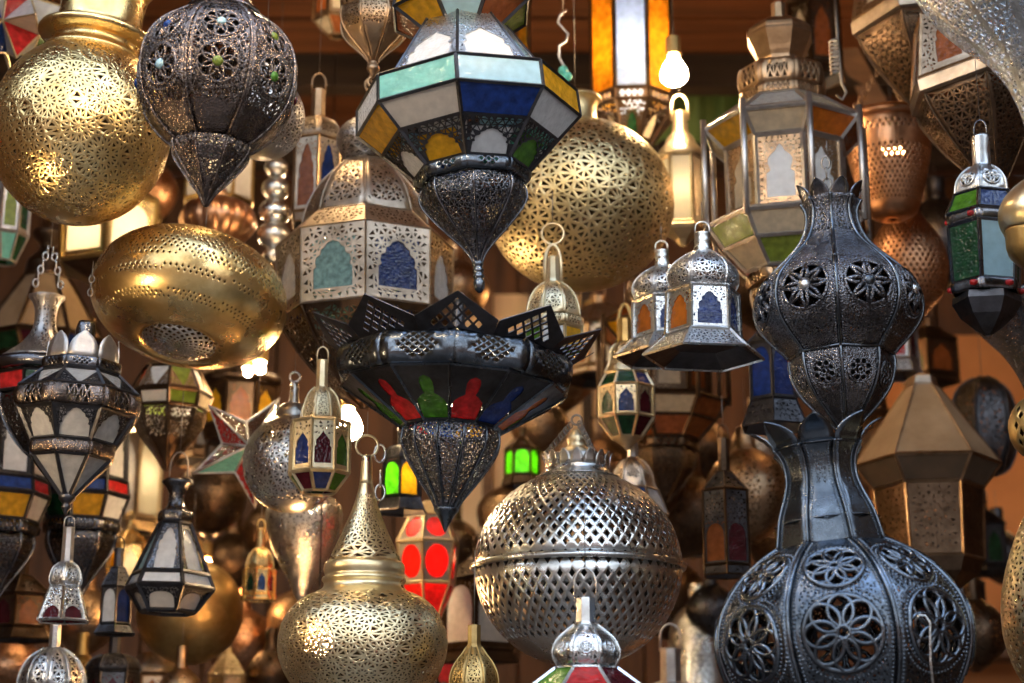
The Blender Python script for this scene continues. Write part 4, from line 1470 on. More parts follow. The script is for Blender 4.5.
    L.lathe('lower_tip', [(148, 18), (156, 20), (162, 18), (172, 8), (176, 1)], SILVER, 24, 2)
    L.wire(-60, 0)
    # two bell lanterns seen from below
    for cx, cy, d, R_, lab, gl, sp, tl in ((918, 12, 3.6, 66, 'bronze six-sided bell lantern seen from below, with a dark pierced underside, near top right', 'cream', 14, -6),
                                     (972, 78, 3.2, 66, 'polished bronze bell lantern with dark pierced drop, left of the bright tin trumpet', 'rust', -20, -8)):
        L = Lamp('hanging_lantern', lab, 'lantern', cx, cy, d, tilt=tl, spin=sp)
        L.frame_mat = BRONZE
        L.tier(cy - 62, R_ * .70, cy + 2, R_, 6, 'arch', [gl], sheet=BRONZE if gl == 'cream' else TAN, arch=('ogee', .45, .7, .12), g=7, k=.5, bar=1.4, margin=4)
        L.nl('band', [(cy + 2, R_), (cy + 5, R_ + 3), (cy + 16, R_ + 3), (cy + 18, R_ - 2)], 6, TAN)
        L.gore('pierced_drop', [(cy + 18, R_ - 2), (cy + 34, R_ - 6), (cy + 62, R_ * .68), (cy + 88, R_ * .40), (cy + 108, R_ * .16), (cy + 114, 3)], 6, BRONZE_DARK, g=7, k=.6, margin=4, rib=1.2, solid=(cy + 22, cy + 100))
        L.nl('roof', [(cy - 92, 12), (cy - 80, 26), (cy - 62, R_ * .70)], 6, BRONZE)
        L.done()
        L.wire(cy - 92, 0)
    # F47, F48: dark lanterns in the shade
    def house(cx, d, label, rows, rs, n, metal_, gl, spin=0, top='cone', wire=.06, bulbr=0, skirt=True, sheet=None, arch=('ogee', .66, .78, .08), k=.5, finial=None):
        """A small house lantern. rows: neck top, roof top, body top, body bottom, foot; rs: neck, roof top, eave, body, foot radius."""
        L = Lamp('hanging_lantern', label, 'lantern', cx, (rows[2] + rows[3]) / 2, d, spin=0)
        L.frame_mat = metal_
        hh = rows[3] - rows[2]
        L.nl('neck', [(rows[0], rs[0] * .8), (rows[0] + 1, rs[0]), (rows[1] - 1, rs[0] * 1.05), (rows[1] + 2, rs[1])], 8, metal_)
        if top == 'dome':
            m = rows[2] - rows[1]
            L.gore('dome', [(rows[1], rs[1]), (rows[1] + m * .22, rs[1] + (rs[2] - rs[1]) * .55), (rows[1] + m * .5, rs[2] * .90), (rows[1] + m * .8, rs[2]), (rows[2] - .5, rs[2] * .94)], n, sheet or metal_,
                   g=max(4, rs[2] * .2), k=.55, margin=max(2, rs[2] * .12), solid=(rows[1] + m * .15, rows[2] - m * .15), rib=.8, spin=spin)
        else:
            L.tier(rows[1], rs[1], rows[2] - 1, rs[2], n, 'sheet', [], sheet=sheet or metal_, g=max(5, rs[2] * .24), k=.5, bar=.8, spin=spin, margin=max(2, rs[2] * .14), name='roof')
        L.tier(rows[2], rs[3], rows[3], rs[3] * 1.02, n, 'arch', gl, sheet=sheet or metal_, arch=arch, g=max(4, rs[3] * .22), k=k, bar=max(.9, rs[3] * .05), spin=spin, margin=max(1.4, rs[3] * .08))
        if skirt:
            L.tier(rows[3] + 1, rs[3] * 1.02, rows[4], rs[4], n, 'sheet', [], sheet=sheet or metal_, g=max(5, rs[3] * .26), k=.45, bar=.9, spin=spin, margin=2.5, name='skirt')
            kk = L.k(rows[4]); mb = MB()
            V, F = lathe_vf([(rs[4] * .97 * kk, L.Z(rows[4] - .5)), (rs[3] * .8 * kk, L.Z(rows[3] + 1)), (.001, L.Z(rows[3]))], n, PI / n + math.radians(spin))
            mb.add(V, F, False); L.part('underside', mb, IRON)
        else:
            L.tier(rows[3] + 1, rs[3], rows[4], rs[4], n, 'pane', gl[::-1], bar=max(.9, rs[3] * .05), spin=spin)
        if bulbr:
            innerbulb(L, (rows[2] + rows[3]) / 2, bulbr)
        L.done()
        if wire is not None:
            L.strap(rows[0] - rs[0] * 2.2, rows[0] + 3, rs[0] * .9, metal_, max(.7, rs[0] * .12))
            L.wire(rows[0] - rs[0] * 2.2, wire)
        return L
    globals()['house'] = house
    house(773, 3.2, 'black lantern with deep blue glass, tucked behind the dark amphora lamp', (312, 326, 346, 402, 428), (5, 8, 27, 25, 36), 6, IRON, ['navy', 'blue'], 28, arch=('round', .82, .86, .06))
    house(726, 3.3, 'tall dark lantern with wine-red glass in the lower half, right of the tin ball', (438, 472, 492, 566, 576), (6, 7, 25, 25, 26), 6, BRONZE_DARK, ['wine', 'wine', 'rust'], 30, arch=('round', .8, .5, .04), sheet=IRON)
    # F40
    house(316, 3.5, 'tall bronze lantern with blue and cream glass, left of the grey tin lantern', (90, 119, 143, 216, 226), (7.5, 9, 26, 25, 24), 6, BRONZE, ['blue', 'cream', 'rust'], 33, top='dome', arch=('lobed', .7, .84, .06), sheet=TAN, wire=0)
    # F35
    house(320, 2.98, 'small cream brass lantern with blue, wine and green arched windows before the tin globe', (360, 388, 424, 474, 492), (6, 8, 21, 30, 17), 8, CREAM, ['wine', 'green', 'navy', 'forest', 'wine', 'amber', 'green', 'navy'], 6, top='dome', skirt=False, arch=('ogee', .72, .64, .12))
    # F37
    house(402, 3.4, 'black iron lantern lit with yellow and green glass, behind the pointed dark drop', (432, 446, 462, 498, 512), (5, 8, 21, 20, 27), 6, IRON, ['lit_yellow', 'orange', 'lit_green', 'orange', 'lit_green', 'lit_green'], 24, top='dome', bulbr=7, arch=('round', .86, .9, .04))
    # F53
    house(522, 4.1, 'little dark lantern glowing with bright green glass, left of the tin ball collar', (428, 438, 450, 476, 486), (4, 6, 17, 17, 20), 6, BRONZE_DARK, ['lit_green'], 0, bulbr=5, arch=('round', .9, .9, .04))
    # F29, F30, F32
    L = Lamp('hanging_lantern', 'small tin lantern with a flaring pierced skirt and red windows, lower left', 'lantern', 65, 590, 3.0)
    L.frame_mat = SILVER
    L.nl('neck', [(527, 5), (528, 6), (561, 6.5), (565, 9)], 8, GREY_TIN)
    L.gore('dome', [(563, 8), (568, 14), (575, 17), (582, 17.5), (587, 15)], 6, SILVER_ENG, g=4.5, k=.5, margin=2.5, spin=26, rib=.8, solid=(566, 583))
    L.tier(587, 15.5, 621, 27, 6, 'arch', ['wine', 'red', 'wine'], sheet=SILVER_ENG, arch=('lobed', .74, .36, .05), g=5.2, k=.56, bar=1.2, spin=26, margin=1.8)
    L.done()
    L.strap(516, 530, 5, GREY_TIN, .7)
    L.wire(516, .02)
    house(116, 3.32, 'small black lantern with grey and orange panes, lower left', (548, 568, 588, 624, 634), (5, 7, 17, 16, 22), 6, IRON, ['navy', 'orange', 'white'], 30, arch=('round', .84, .9, .04))
    house(259, 3.5, 'tiny golden brass lantern with arched blue and wine windows, left of the brass bowl lamp', (528, 548, 570, 594, 600), (4, 5, 14, 16, 17), 8, BRASS, ['navy', 'wine', 'amber', 'forest'], 10, top='dome', arch=('ogee', .6, .74, .1))
middle()
# ------------------------------------------------------------------ the left-hand cluster
def left():
    # F25: two-tier dark lantern with milky panes
    L = Lamp('hanging_lantern', 'dark two-hooped lantern with milky white panes and a leafy crown, tapering to a tip', 'lantern', 77, 410, 2.9, tilt=2.5)
    L.petals('leaf_crown', 366, 38, 336, 36, 8, GREY_TIN, wf=.95, tip=.1, spin=0)
    L.lathe('neck', [(322, 8), (330, 10), (350, 12), (366, 30)], DARK, 20, 2)
    L.hoop('top_hoop', 369, 42, 12, 8, DARK, depth=4, nx=4, ny=2, span=.6)
    L.tier(375, 39, 395, 62, 8, 'arch', ['grey'], sheet=IRON, arch=('tri', .86, .86, .06), g=5, k=.62, bar=1.5, margin=1.6)
    L.hoop('upper_hoop', 405, 67, 21, 8, DARK_WARM, depth=9, holes='cross', nx=3, span=.46)
    L.tier(416, 60, 445, 43, 8, 'arch', ['grey'], sheet=IRON, arch=('lobed', .84, .86, .05), g=4.4, k=.66, bar=1.8, margin=1.5)
    L.hoop('lower_hoop', 452, 45, 15, 8, DARK_WARM, depth=6, holes=None)
    L.tier(459, 40, 496, 6, 8, 'pane', ['grey'], bar=1.8)
    L.lathe('finial', [(494, 8), (499, 8.5), (504, 4), (507, 5), (511, 3), (516, 1)], IRON, 14, 2)
    L.done()
    L.chain(296, 4, 4, WIRE, .7)
    L.wire(272, .02)
    # F26: pierced bottle-neck lamp
    L = Lamp('hanging_lamp', 'pierced silver bottle-neck lamp with flared lip, behind the two-hooped dark lantern', 'lamp', 44, 340, 3.2)
    L.gore('neck', [(297, 19), (301, 15), (308, 11.5), (320, 10.5), (332, 13), (344, 21), (354, 33), (363, 45)], 8, GREY_TIN, g=4.6, k=.55, margin=2.6, flat=False, solid=(300, 360))
    L.torus('rim', 370, 46, 7, DARK, 40, 10)
    L.tier(378, 44, 396, 42, 8, 'pane', ['forest', 'red', 'blue', 'red', 'forest', 'red', 'white', 'red'], bar=1.4)
    L.gore('bowl', [(397, 41), (410, 40), (430, 30), (450, 14), (458, 3)], 8, DARK, g=6, k=.6, margin=3, rib=1.2)
    L.done()
    L.chain(288, 6, 4.2, SILVER, .9, dx=-12, lean=1.9)
    L.chain(288, 6, 4.2, SILVER, .9, dx=12, lean=-1.9, name='hanging_chain')
    L.wire(247, .2)
    # F27 / F27b: banded lanterns
    def banded(cx, d, y0, sc, lab, ph):
        R = lambda r: 455 + (r - 455) * sc + y0
        L = Lamp('hanging_lantern', lab, 'lantern', cx, R(455), d)
        L.tier(R(398), 42 * sc, R(480), 46 * sc, 8, 'arch', ['white', 'white', 'milk'], sheet=IRON, arch=('lobed', .70, .80, .04), g=5 * sc, k=.6, bar=1.6 * sc, spin=ph, margin=2)
        L.tier(R(481), 47 * sc, R(496), 49 * sc, 8, 'pane', ['blue', 'red', 'blue', 'orange', 'blue', 'navy', 'red', 'blue'], bar=1.8 * sc, spin=ph)
        L.tier(R(497), 49 * sc, R(522), 40 * sc, 8, 'pane', ['amber', 'white', 'forest', 'amber', 'white', 'amber', 'white', 'forest'], bar=1.8 * sc, spin=ph)
        L.hoop('lower_hoop', R(529), 43 * sc, 13 * sc, 8, DARK, depth=5 * sc, holes='cross', nx=4, spin=ph)
        L.gore('drop', [(R(535), 37 * sc), (R(546), 38 * sc), (R(562), 31 * sc), (R(582), 17 * sc), (R(600), 6 * sc), (R(612), 2)], 8, DARK, g=5 * sc, k=.6, margin=3, rib=1.2, spin=ph, solid=(R(538), R(585)))
        L.nl('roof', [(R(372), 10 * sc), (R(380), 26 * sc), (R(397), 43 * sc)], 8, IRON)
        L.done()
        L.wire(R(372), .01)
    banded(2, 3.48, 0, 1.0, 'white-paned lantern with a blue and red glass band, cut by the left edge', 18)
    banded(86, 3.64, 4, .93, 'white-paned lantern with blue and amber band, half hidden behind the two-hooped lantern', 6)
    # F28
    L = Lamp('hanging_lantern', 'white-glass lantern with black bars, a narrow cone widening to a drum, lower left', 'lantern', 172, 560, 3.2, tilt=1.5, spin=-14)
    L.lathe('neck', [(480, 14), (483, 16), (488, 11), (496, 8), (506, 9), (512, 14)], DARK, 24, 3)
    L.hoop('collar_hoop', 517, 18, 13, 6, DARK, depth=4, holes=None)
    L.tier(524, 16, 574, 38, 6, 'arch', ['white', 'white', 'sky'], sheet=DARK, arch=('lobed', .72, .84, .05), g=5, k=.55, bar=1.5, margin=1.4)
    L.tier(575, 38, 588, 44, 6, 'pane', ['white'], bar=1.9)
    L.tier(589, 44, 612, 27, 6, 'arch', ['milk'], sheet=IRON, arch=('round', .9, .7, .04), g=3.6, k=.6, bar=1.9, margin=1.2)
    L.done()
    L.strap(452, 484, 9, WIRE, .8)
    L.wire(452, .12)
    # F31: big brass ball far back
    L = Lamp('hanging_globe_lamp', 'large smooth aged-brass ball lamp low at the back, behind the white-glass cone lantern', 'lamp', 190, 612, 3.9)
    L.lathe('globe_shell', ballprof(612, 53), BRASS_OLD, 48, 3)
    L.lathe('neck', [(536, 4), (542, 9), (548, 10), (553, 14), (558, 12), (562, 18)], BRASS, 28, 3)
    L.wire(536, .10)
    # F33: star lantern
    L = Lamp('hanging_star_lantern', 'five-pointed star lantern with red and green glass and silver seams, left of the tin globe', 'lantern', 249, 449, 3.5, tilt=8)
    kk = L.k(449)
    pts = []
    for i in range(10):
        a = 2 * PI * i / 10 + .35
        r = (60 if i % 2 == 0 else 27) * kk
        pts.append(Vector((r * math.sin(a), 0, r * math.cos(a))))
    fb = MB()
    cols = ['forest', 'red', 'forest', 'wine', 'red', 'teal', 'red', 'red', 'forest', 'forest']
    for sgn in (-1, 1):
        c = Vector((0, sgn * 19 * kk, 0))
        for i in range(10):
            a, b = pts[i], pts[(i + 1) % 10]
            mb = MB()
            A = [a, b, c]; B = [p * .965 for p in A]
            mb.add(A + B, [(0, 1, 2), (5, 4, 3), (0, 3, 4, 1), (1, 4, 5, 2), (2, 5, 3, 0)], False)
            L.part('glass_pane', mb, G[cols[i]])
            V, F = tube_vf([a, c], 1.2 * kk, 5); fb.add(V, F, True)
    V, F = tube_vf(pts, 1.3 * kk, 5, True); fb.add(V, F, True)
    L.part('seam_frame', fb, GREY_TIN)
    L.wire(394, .05)
    # F34: tin globe
    L = Lamp('hanging_globe_lamp', 'round tin globe lamp with rosette piercings and a smooth cap, behind the small cream lantern', 'lamp', 292, 464, 3.25)
    L.ball('globe_shell', ballprof(464, 49), SILVER, 6.4, k=.58, per=8, rings=2, solid=(426, 504))
    L.lathe('cap', [(404, 8), (406, 13), (412, 17), (418, 18), (423, 22), (427, 28)], SILVER, 32, 3)
    L.lathe('cap_post', [(382, 2), (384, 4), (396, 4.4), (405, 6)], SILVER, 16, 2)
    L.vring('hanging_ring', 377, 5, 1, SILVER)
    L.wire(372, .05)
    # F36: mercury-glass bell
    L = Lamp('hanging_lamp', 'silvery crackled glass bell lamp, below and behind the round tin globe', 'lamp', 303, 545, 3.65)
    L.ball('glass_bell', [(496, 24), (502, 34), (512, 38), (528, 37), (548, 31), (566, 22), (582, 13), (596, 7), (604, 2)], SILVER_ENG, 5.0, k=.42, per=7, rings=1, k_sm=3)
    L.lathe('cap', [(484, 8), (487, 14), (493, 22), (498, 28)], GREY_TIN, 32, 2)
    L.wire(484, .02)
    # F38: red lamp
    L = Lamp('hanging_lantern', 'glowing red glass lantern with pale ring patterns, under the pointed dark drop', 'lantern', 428, 556, 3.6)
    L.frame_mat = CREAM
    L.tier(516, 19, 543, 32, 6, 'arch', ['lit_red'], sheet=G['lit_cream'], arch=('circle', .84, .76, .12), g=7, k=0, bar=1.4, margin=2, spin=20)
    L.tier(544, 32, 584, 28, 6, 'arch', ['lit_red'], sheet=G['lit_cream'], arch=('circle', .88, .84, .08), g=7, k=0, bar=1.2, margin=2, spin=20)
    L.tier(585, 28, 626, 10, 6, 'pane', ['lit_red'], bar=1.0, spin=20)
    L.nl('cap', [(501, 5), (506, 10), (515, 19)], 6, CREAM)
    innerbulb(L, 560, 9)
    L.done()
    L.wire(501, .02)
    # F39: green and white lantern
    L = Lamp('hanging_lantern', 'eight-sided lantern with white and lime green panes, under the flat brass disc', 'lantern', 170, 400, 3.55)
    L.frame_mat = BRONZE_DARK
    L.tier(370, 27, 394, 40, 8, 'arch', ['lime', 'white', 'rust', 'white'], sheet=BRONZE, arch=('tri', .9, .9, .05), g=4.4, k=.6, bar=1.4, margin=1.4, spin=20)
    L.tier(396, 41, 410, 37, 8, 'pane', ['lime', 'cream', 'lime', 'milk'], bar=1.7, spin=20)
    L.gore('bowl', [(412, 35), (424, 34), (438, 26), (454, 13), (466, 5), (470, 2)], 8, BRONZE_DARK, g=4.6, k=.66, margin=2.4, rib=1.2, spin=20, solid=(413, 440))
    L.nl('roof', [(352, 8), (356, 18), (369, 28)], 8, BRONZE)
    innerbulb(L, 395, 6)
    L.done()
    L.wire(352, .03)
    # F42: star lantern in the corner
    L = Lamp('hanging_star_lantern', 'many-pointed star lantern with white, blue and red panes, top left corner', 'lantern', 16, 20, 3.4, tilt=10)
    kk = L.k(20)
    bm = bmesh.new(); bmesh.ops.create_icosphere(bm, subdivisions=1, radius=36 * kk)
    fb = MB(); cols = ['white', 'milk', 'blue', 'red', 'white', 'green', 'milk', 'wine']
    fs = [[v.co.copy() for v in f.verts] for f in bm.faces]
    bm.free()
    for i, P in enumerate(fs):
        c = sum(P, Vector()) / 3
        tip = c.normalized() * 66 * kk if i % 2 == 0 else c.normalized() * 40 * kk
        for j in range(3):
            a, b = P[j], P[(j + 1) % 3]
            mb = MB(); A = [a, b, tip]; B = [p * .96 for p in A]
            mb.add(A + B, [(0, 1, 2), (5, 4, 3), (0, 3, 4, 1), (1, 4, 5, 2), (2, 5, 3, 0)], False)
            if tip.y < .02:
                L.part('glass_pane', mb, G[cols[(i + j * 3) % 8]])
            V, F = tube_vf([a, tip], 1.1 * kk, 4); fb.add(V, F, False)
    L.part('seam_frame', fb, CREAM)
    L.wire(-40, 0)
    # F43: lit lantern and tan pyramid lantern
    L = Lamp('hanging_lantern', 'brightly lit cream lantern with square windows in a gold frame, below the brass globe', 'lantern', 110, 238, 4.1)
    L.frame_mat = BRASS_OLD
    L.tier(208, 52, 268, 50, 6, 'arch', ['lit_cream'], sheet=BRASS, arch=('square', .76, .78, .11), g=9, k=0, bar=2.2, spin=25, margin=4)
    L.nl('roof', [(182, 10), (190, 28), (206, 54)], 6, BRASS_OLD, PI / 6 + math.radians(25))
    L.nl('base', [(269, 51), (272, 46), (282, 20), (284, 4)], 6, BRONZE_DARK, PI / 6 + math.radians(25))
    innerbulb(L, 238, 24)
    L.done()
    L.wire(182, 0)
    L = Lamp('hanging_lantern', 'tan parchment pyramid lantern with a dark spired cap, at the far left behind the chains', 'lantern', 46, 290, 4.4)
    L.frame_mat = BRONZE_DARK
    L.tier(278, 22, 342, 62, 8, 'pane', [PARCH], bar=1.8)
    L.tier(343, 62, 360, 50, 8, 'pane', ['wine', 'blue', 'rust', 'forest'], bar=1.8)
    L.lathe('spire_cap', [(232, 16), (236, 17), (246, 8), (254, 11), (262, 20), (270, 21), (279, 24)], BRONZE_DARK, 24, 2)
    L.nl('base', [(361, 50), (366, 40), (372, 5)], 8, BRONZE_DARK)
    L.done()
    L.wire(232, 0)
    # F44: copper pumpkin and pale lantern above
    L = Lamp('hanging_lamp', 'polished copper melon lamp with swelling lobes, above the flat brass disc', 'lamp', 218, 222, 3.95)
    L.lathe('lobed_body', [(200, 12), (203, 24), (208, 33), (218, 38), (228, 37), (238, 28), (246, 12), (248, 2)], COPPER, 80, 4, lobes=14, lobe=.07)
    L.lathe('neck', [(190, 8), (194, 9), (198, 9), (201, 13)], COPPER, 24, 2)
    L.wire(190, .006)
    L = Lamp('hanging_lantern', 'glowing cream-paned lantern seen behind the point of the dark melon lamp', 'lantern', 220, 170, 4.25)
    L.frame_mat = BRASS_OLD
    L.tier(140, 34, 204, 35, 8, 'pane', ['lit_cream', 'milk'], bar=1.6)
    L.nl('roof', [(116, 6), (124, 18), (139, 35)], 8, BRONZE)
    L.nl('base', [(205, 36), (209, 30), (214, 4)], 8, BRONZE_DARK)
    innerbulb(L, 170, 10)
    L.done()
    L.wire(116, 0)
    # F45: glass bauble string
    L = Lamp('hanging_lamp', 'string of clear silvery baubles hanging left of the tall bronze lantern', 'lamp', 275, 210, 4.0)
    for row, r in ((150, 9), (168, 12), (189, 14), (212, 16), (236, 17), (256, 11)):
        L.lathe('bauble', ballprof(row, r, .8, n=8), SILVER, 24, 2, 0)
    L.wire(142, 0)
    mb = MB(); V, F = tube_vf([(0, 0, L.Z(146)), (0, 0, L.Z(262))], .0016, 5); mb.add(V, F, True); L.part('string', mb, WIRE)
left()
# ------------------------------------------------------------------ the back of the stall
def back():
    # F49: parchment shade lantern
    L = Lamp('hanging_lantern', 'large parchment lantern, a steep six-sided tan cone over a dark drum', 'lantern', 926, 450, 3.7, spin=6)
    L.frame_mat = BRONZE
    L.tier(386, 15, 464, 72, 6, 'pane', [PARCH], bar=1.0)
    L.nl('apex_cap', [(374, 5), (378, 14), (387, 16)], 6, TAN)
    L.tier(465, 72, 488, 54, 6, 'pane', [PARCH_DARK], bar=1.4)
    L.tier(489, 53, 560, 50, 6, 'sheet', [], sheet=BRONZE_DARK, g=9, k=.3, bar=1.4, margin=6, name='drum')
    L.nl('base', [(561, 50), (575, 44), (590, 24), (596, 4)], 6, BRONZE_DARK)
    L.done()
    L.wire(374, .05)
    # dark pierced drum, and others in the brown shade
    L = Lamp('hanging_lamp', 'dark pierced bronze drum lamp before the orange wall, right of the parchment lantern', 'lamp', 985, 425, 4.2)
    L.gore('drum', [(378, 8), (386, 22), (400, 30), (425, 32), (452, 29), (470, 20), (476, 6)], 6, IRON, g=7, k=.5, margin=4, rib=1, spin=15)
    L.wire(378, .3)
    def vase(cx, d, label, P, mat, g=6.5, n=8, wire=.12, k=.5, solid=None):
        L = Lamp('hanging_lamp', label, 'lamp', cx, P[len(P) // 2][0], d)
        L.gore('body', P, n, mat, g=g, k=k, margin=3, flat=False, solid=solid)
        L.lathe('neck', [(P[0][0] - 22, P[0][1] * .7), (P[0][0] - 20, P[0][1] * .85), (P[0][0] - 6, P[0][1] * .8), (P[0][0] + 1, P[0][1] + .5)], mat, 24, 2)
        L.wire(P[0][0] - 22, wire)
        return L
    vase(758, 4.25, 'pale tan pierced gourd lamp lit from behind, left of the petal-crowned neck', [(420, 10), (430, 20), (444, 27), (458, 26), (470, 18), (478, 6)], TAN)
    vase(748, 3.9, 'brown pierced gourd lamp in the shade, left of the big pumpkin lamp', [(450, 12), (462, 30), (484, 42), (508, 42), (528, 30), (542, 10)], BRONZE, 7)
    vase(690, 4.4, 'dark bronze gourd lamp below the brown posted lantern', [(478, 14), (490, 34), (508, 44), (530, 42), (548, 26), (558, 8)], BRONZE_DARK, 7)
    vase(515, 4.7, 'brown copper gourd lamp deep between the dark drop and the tin ball', [(486, 10), (494, 28), (508, 38), (526, 35), (540, 20), (546, 5)], BRONZE, 7)
    vase(240, 4.6, 'copper gourd lamp low in the dark, under the tiny golden lantern', [(610, 10), (620, 26), (638, 36), (658, 32), (676, 16), (682, 5)], COPPER, 7)
    vase(300, 4.5, 'brown gourd lamp under the crackled glass bell, left of the brass bowl lamp', [(590, 8), (600, 26), (618, 34), (640, 30), (654, 14), (658, 4)], BRONZE, 7)
    vase(700, 4.5, 'pale tin gourd lamp peeping between the tin ball and the big pumpkin lamp', [(606, 12), (614, 22), (628, 29), (650, 32), (680, 37), (694, 38), (697, 30)], SILVER, 6)
    vase(800, 4.3, 'large dark gourd lamp hidden behind the petal-crowned neck', [(470, 14), (486, 40), (512, 52), (545, 52), (574, 36), (590, 10)], BRONZE_DARK, 8)
    vase(540, 4.4, 'brown gourd lamp between spiked bowl and brass lantern, in shadow', [(402, 8), (410, 22), (424, 30), (438, 26), (448, 12), (452, 4)], BRONZE, 6)
    vase(210, 4.2, 'dark pierced bronze gourd behind the star lantern with red glass', [(462, 10), (474, 26), (492, 36), (514, 32), (530, 16), (536, 5)], BRONZE_DARK, 6)
    vase(140, 4.7, 'copper gourd lamp at the back, between brass globe and brass disc', [(160, 12), (172, 28), (190, 36), (208, 30), (222, 14), (226, 5)], COPPER, 7)
    vase(455, 4.6, 'shadowed bronze gourd lamp behind the tip of the colourful lantern', [(262, 10), (272, 26), (288, 34), (306, 28), (318, 12), (322, 4)], BRONZE, 7)
    # more lamps crowding the shade
    for cx, d, y0, r, hgt, mt, lab in (
        (655, 4.25, 458, 30, 62, BRONZE_DARK, 'dark bronze gourd lamp directly left of the tall lantern with wine-red glass'),
        (700, 4.7, 420, 34, 66, BRONZE_DARK, 'dark gourd lamp high behind the tall lantern with wine-red glass'),
        (668, 4.9, 560, 40, 80, BRONZE_DARK, 'large shadowed gourd lamp right of the tin ball, under the dark gourds'),
        (712, 4.2, 585, 26, 52, IRON, 'small black gourd lamp against the left side of the big pumpkin lamp'),
        (600, 4.9, 440, 36, 74, BRONZE_DARK, 'shadowed gourd lamp behind the top of the tin ball'),
        (975, 4.0, 600, 34, 72, BRONZE_DARK, 'dark bronze gourd lamp at lower right beside the pale brass jar'),
        (1000, 4.7, 530, 26, 54, IRON, 'small black gourd lamp near the shelves at the right edge'),
        (880, 4.7, 410, 40, 80, BRONZE_DARK, 'dark gourd lamp hidden behind the parchment cone'),
        (560, 5.0, 340, 36, 74, BRONZE, 'brown gourd lamp far back, between spiked bowl and small brass eight-sided lantern'),
        (275, 4.75, 500, 34, 70, BRONZE_DARK, 'dark gourd lamp deep in the shade left of the crackled glass bell'),
        (232, 4.9, 535, 32, 66, BRONZE_DARK, 'dark gourd lamp between the big aged-brass ball and the tiny golden lantern'),
        (85, 4.6, 590, 34, 66, BRONZE, 'brown gourd lamp behind the small tin lantern with red windows'),
        (10, 4.4, 640, 36, 60, COPPER, 'copper gourd lamp in the bottom left corner'),
        (270, 4.2, 650, 24, 50, BRONZE_DARK, 'dark gourd lamp at the bottom edge, left of the brass bowl lamp'),
        (180, 3.7, 668, 22, 46, BRONZE, 'small brown gourd lamp at the bottom edge below the big brass ball'),
        (80, 3.9, 655, 24, 48, BRASS_OLD, 'small aged brass gourd lamp between two bottom-edge lanterns at left'),
        (455, 4.3, 520, 24, 46, BRONZE_DARK, 'small dark gourd lamp between the red lantern and the tin ball'),
        (760, 4.8, 240, 46, 90, BRONZE_DARK, 'dark gourd lamp behind the lower half of the large bronze lantern'),
        (940, 4.7, 200, 38, 90, IRON, 'black gourd lamp behind the tin lantern with green glass'),
    ):
        vase(cx, d, lab, [(y0, r * .3), (y0 + hgt * .15, r * .7), (y0 + hgt * .4, r), (y0 + hgt * .65, r * .92), (y0 + hgt * .87, r * .5), (y0 + hgt, r * .12)], mt, 7, wire=.05)
    # white framed box lanterns behind the tin ball
    house(478, 3.75, 'dark box lantern with wide white panes, left of and behind the tin ball', (548, 560, 580, 650, 662), (6, 10, 38, 34, 40), 4, BRONZE_DARK, ['milk', 'white'], 40, arch=('square', .8, .8, .1), wire=.05)
    house(445, 4.1, 'tall dark lantern with red and white panes behind the brass bowl lamp', (600, 612, 626, 690, 700), (5, 8, 24, 22, 26), 6, BRONZE_DARK, ['red', 'white', 'milk'], 10, arch=('square', .8, .8, .1), wire=.05)
    house(672, 3.6, 'silver lantern with a straight tube neck, at the bottom edge right of the tin ball', (648, 682, 700, 740, 750), (11, 13, 34, 30, 36), 8, GREY_TIN, ['white', 'sky'], 10, top='dome', wire=.2)
    house(50, 3.1, 'clear-shining bottle-necked tin lantern at the bottom left edge', (618, 648, 690, 730, 740), (6, 10, 34, 30, 34), 10, SILVER_ENG, ['white'], 10, top='dome', wire=.008)
    house(112, 3.45, 'black lantern with wine-red panes at the bottom left edge', (634, 654, 672, 715, 725), (6, 11, 27, 25, 30), 6, IRON, ['wine'], 0, top='dome', wire=.008)
    house(152, 4.0, 'squat bronze lantern with a cream dome, bottom edge below the big brass ball', (644, 652, 676, 706, 714), (5, 8, 26, 28, 32), 8, BRONZE, ['rust', 'cream'], 0, top='dome', wire=.05, sheet=TAN)
    house(226, 4.1, 'slim cream brass lantern at the bottom edge under the big brass ball', (640, 655, 676, 720, 728), (4, 6, 20, 18, 22), 6, CREAM, ['milk', 'cream'], 20, wire=.05)
    house(20, 3.7, 'dark square lantern with brown panes below the left-edge banded lantern', (560, 576, 596, 628, 640), (6, 10, 34, 30, 38), 6, BRONZE_DARK, ['rust', 'wine'], 20, wire=.05)
    house(205, 4.4, 'cream-paned lantern glowing behind the green and white lantern', (380, 396, 412, 452, 462), (5, 9, 34, 32, 36), 6, BRONZE, ['lit_cream', 'cream'], 12, wire=.05, arch=('square', .8, .84, .06))
    house(240, 4.0, 'dark bronze lantern right behind the star lantern, under the disc', (358, 370, 388, 430, 442), (7, 10, 44, 38, 34), 8, BRONZE_DARK, ['rust', 'amber'], 0, wire=.03, top='dome')
    house(135, 4.3, 'bright cream-walled lantern between the two-hooped lantern and the white cone lantern', (415, 425, 438, 520, 532), (5, 10, 30, 26, 30), 4, CREAM, ['lit_cream', 'milk'], 50, wire=.05, arch=('square', .8, .9, .05), k=0, bulbr=8)
    house(128, 4.1, 'glowing yellow brass lantern behind the small black lantern', (520, 532, 546, 580, 590), (4, 7, 22, 20, 24), 6, BRASS, ['lit_cream', 'amber'], 8, wire=.05, bulbr=6)
    house(930, 4.6, 'brown square lantern with dark panes before the orange wall', (318, 328, 342, 376, 384), (5, 8, 28, 26, 28), 4, BRONZE_DARK, ['rust', 'forest'], 40, wire=.05)
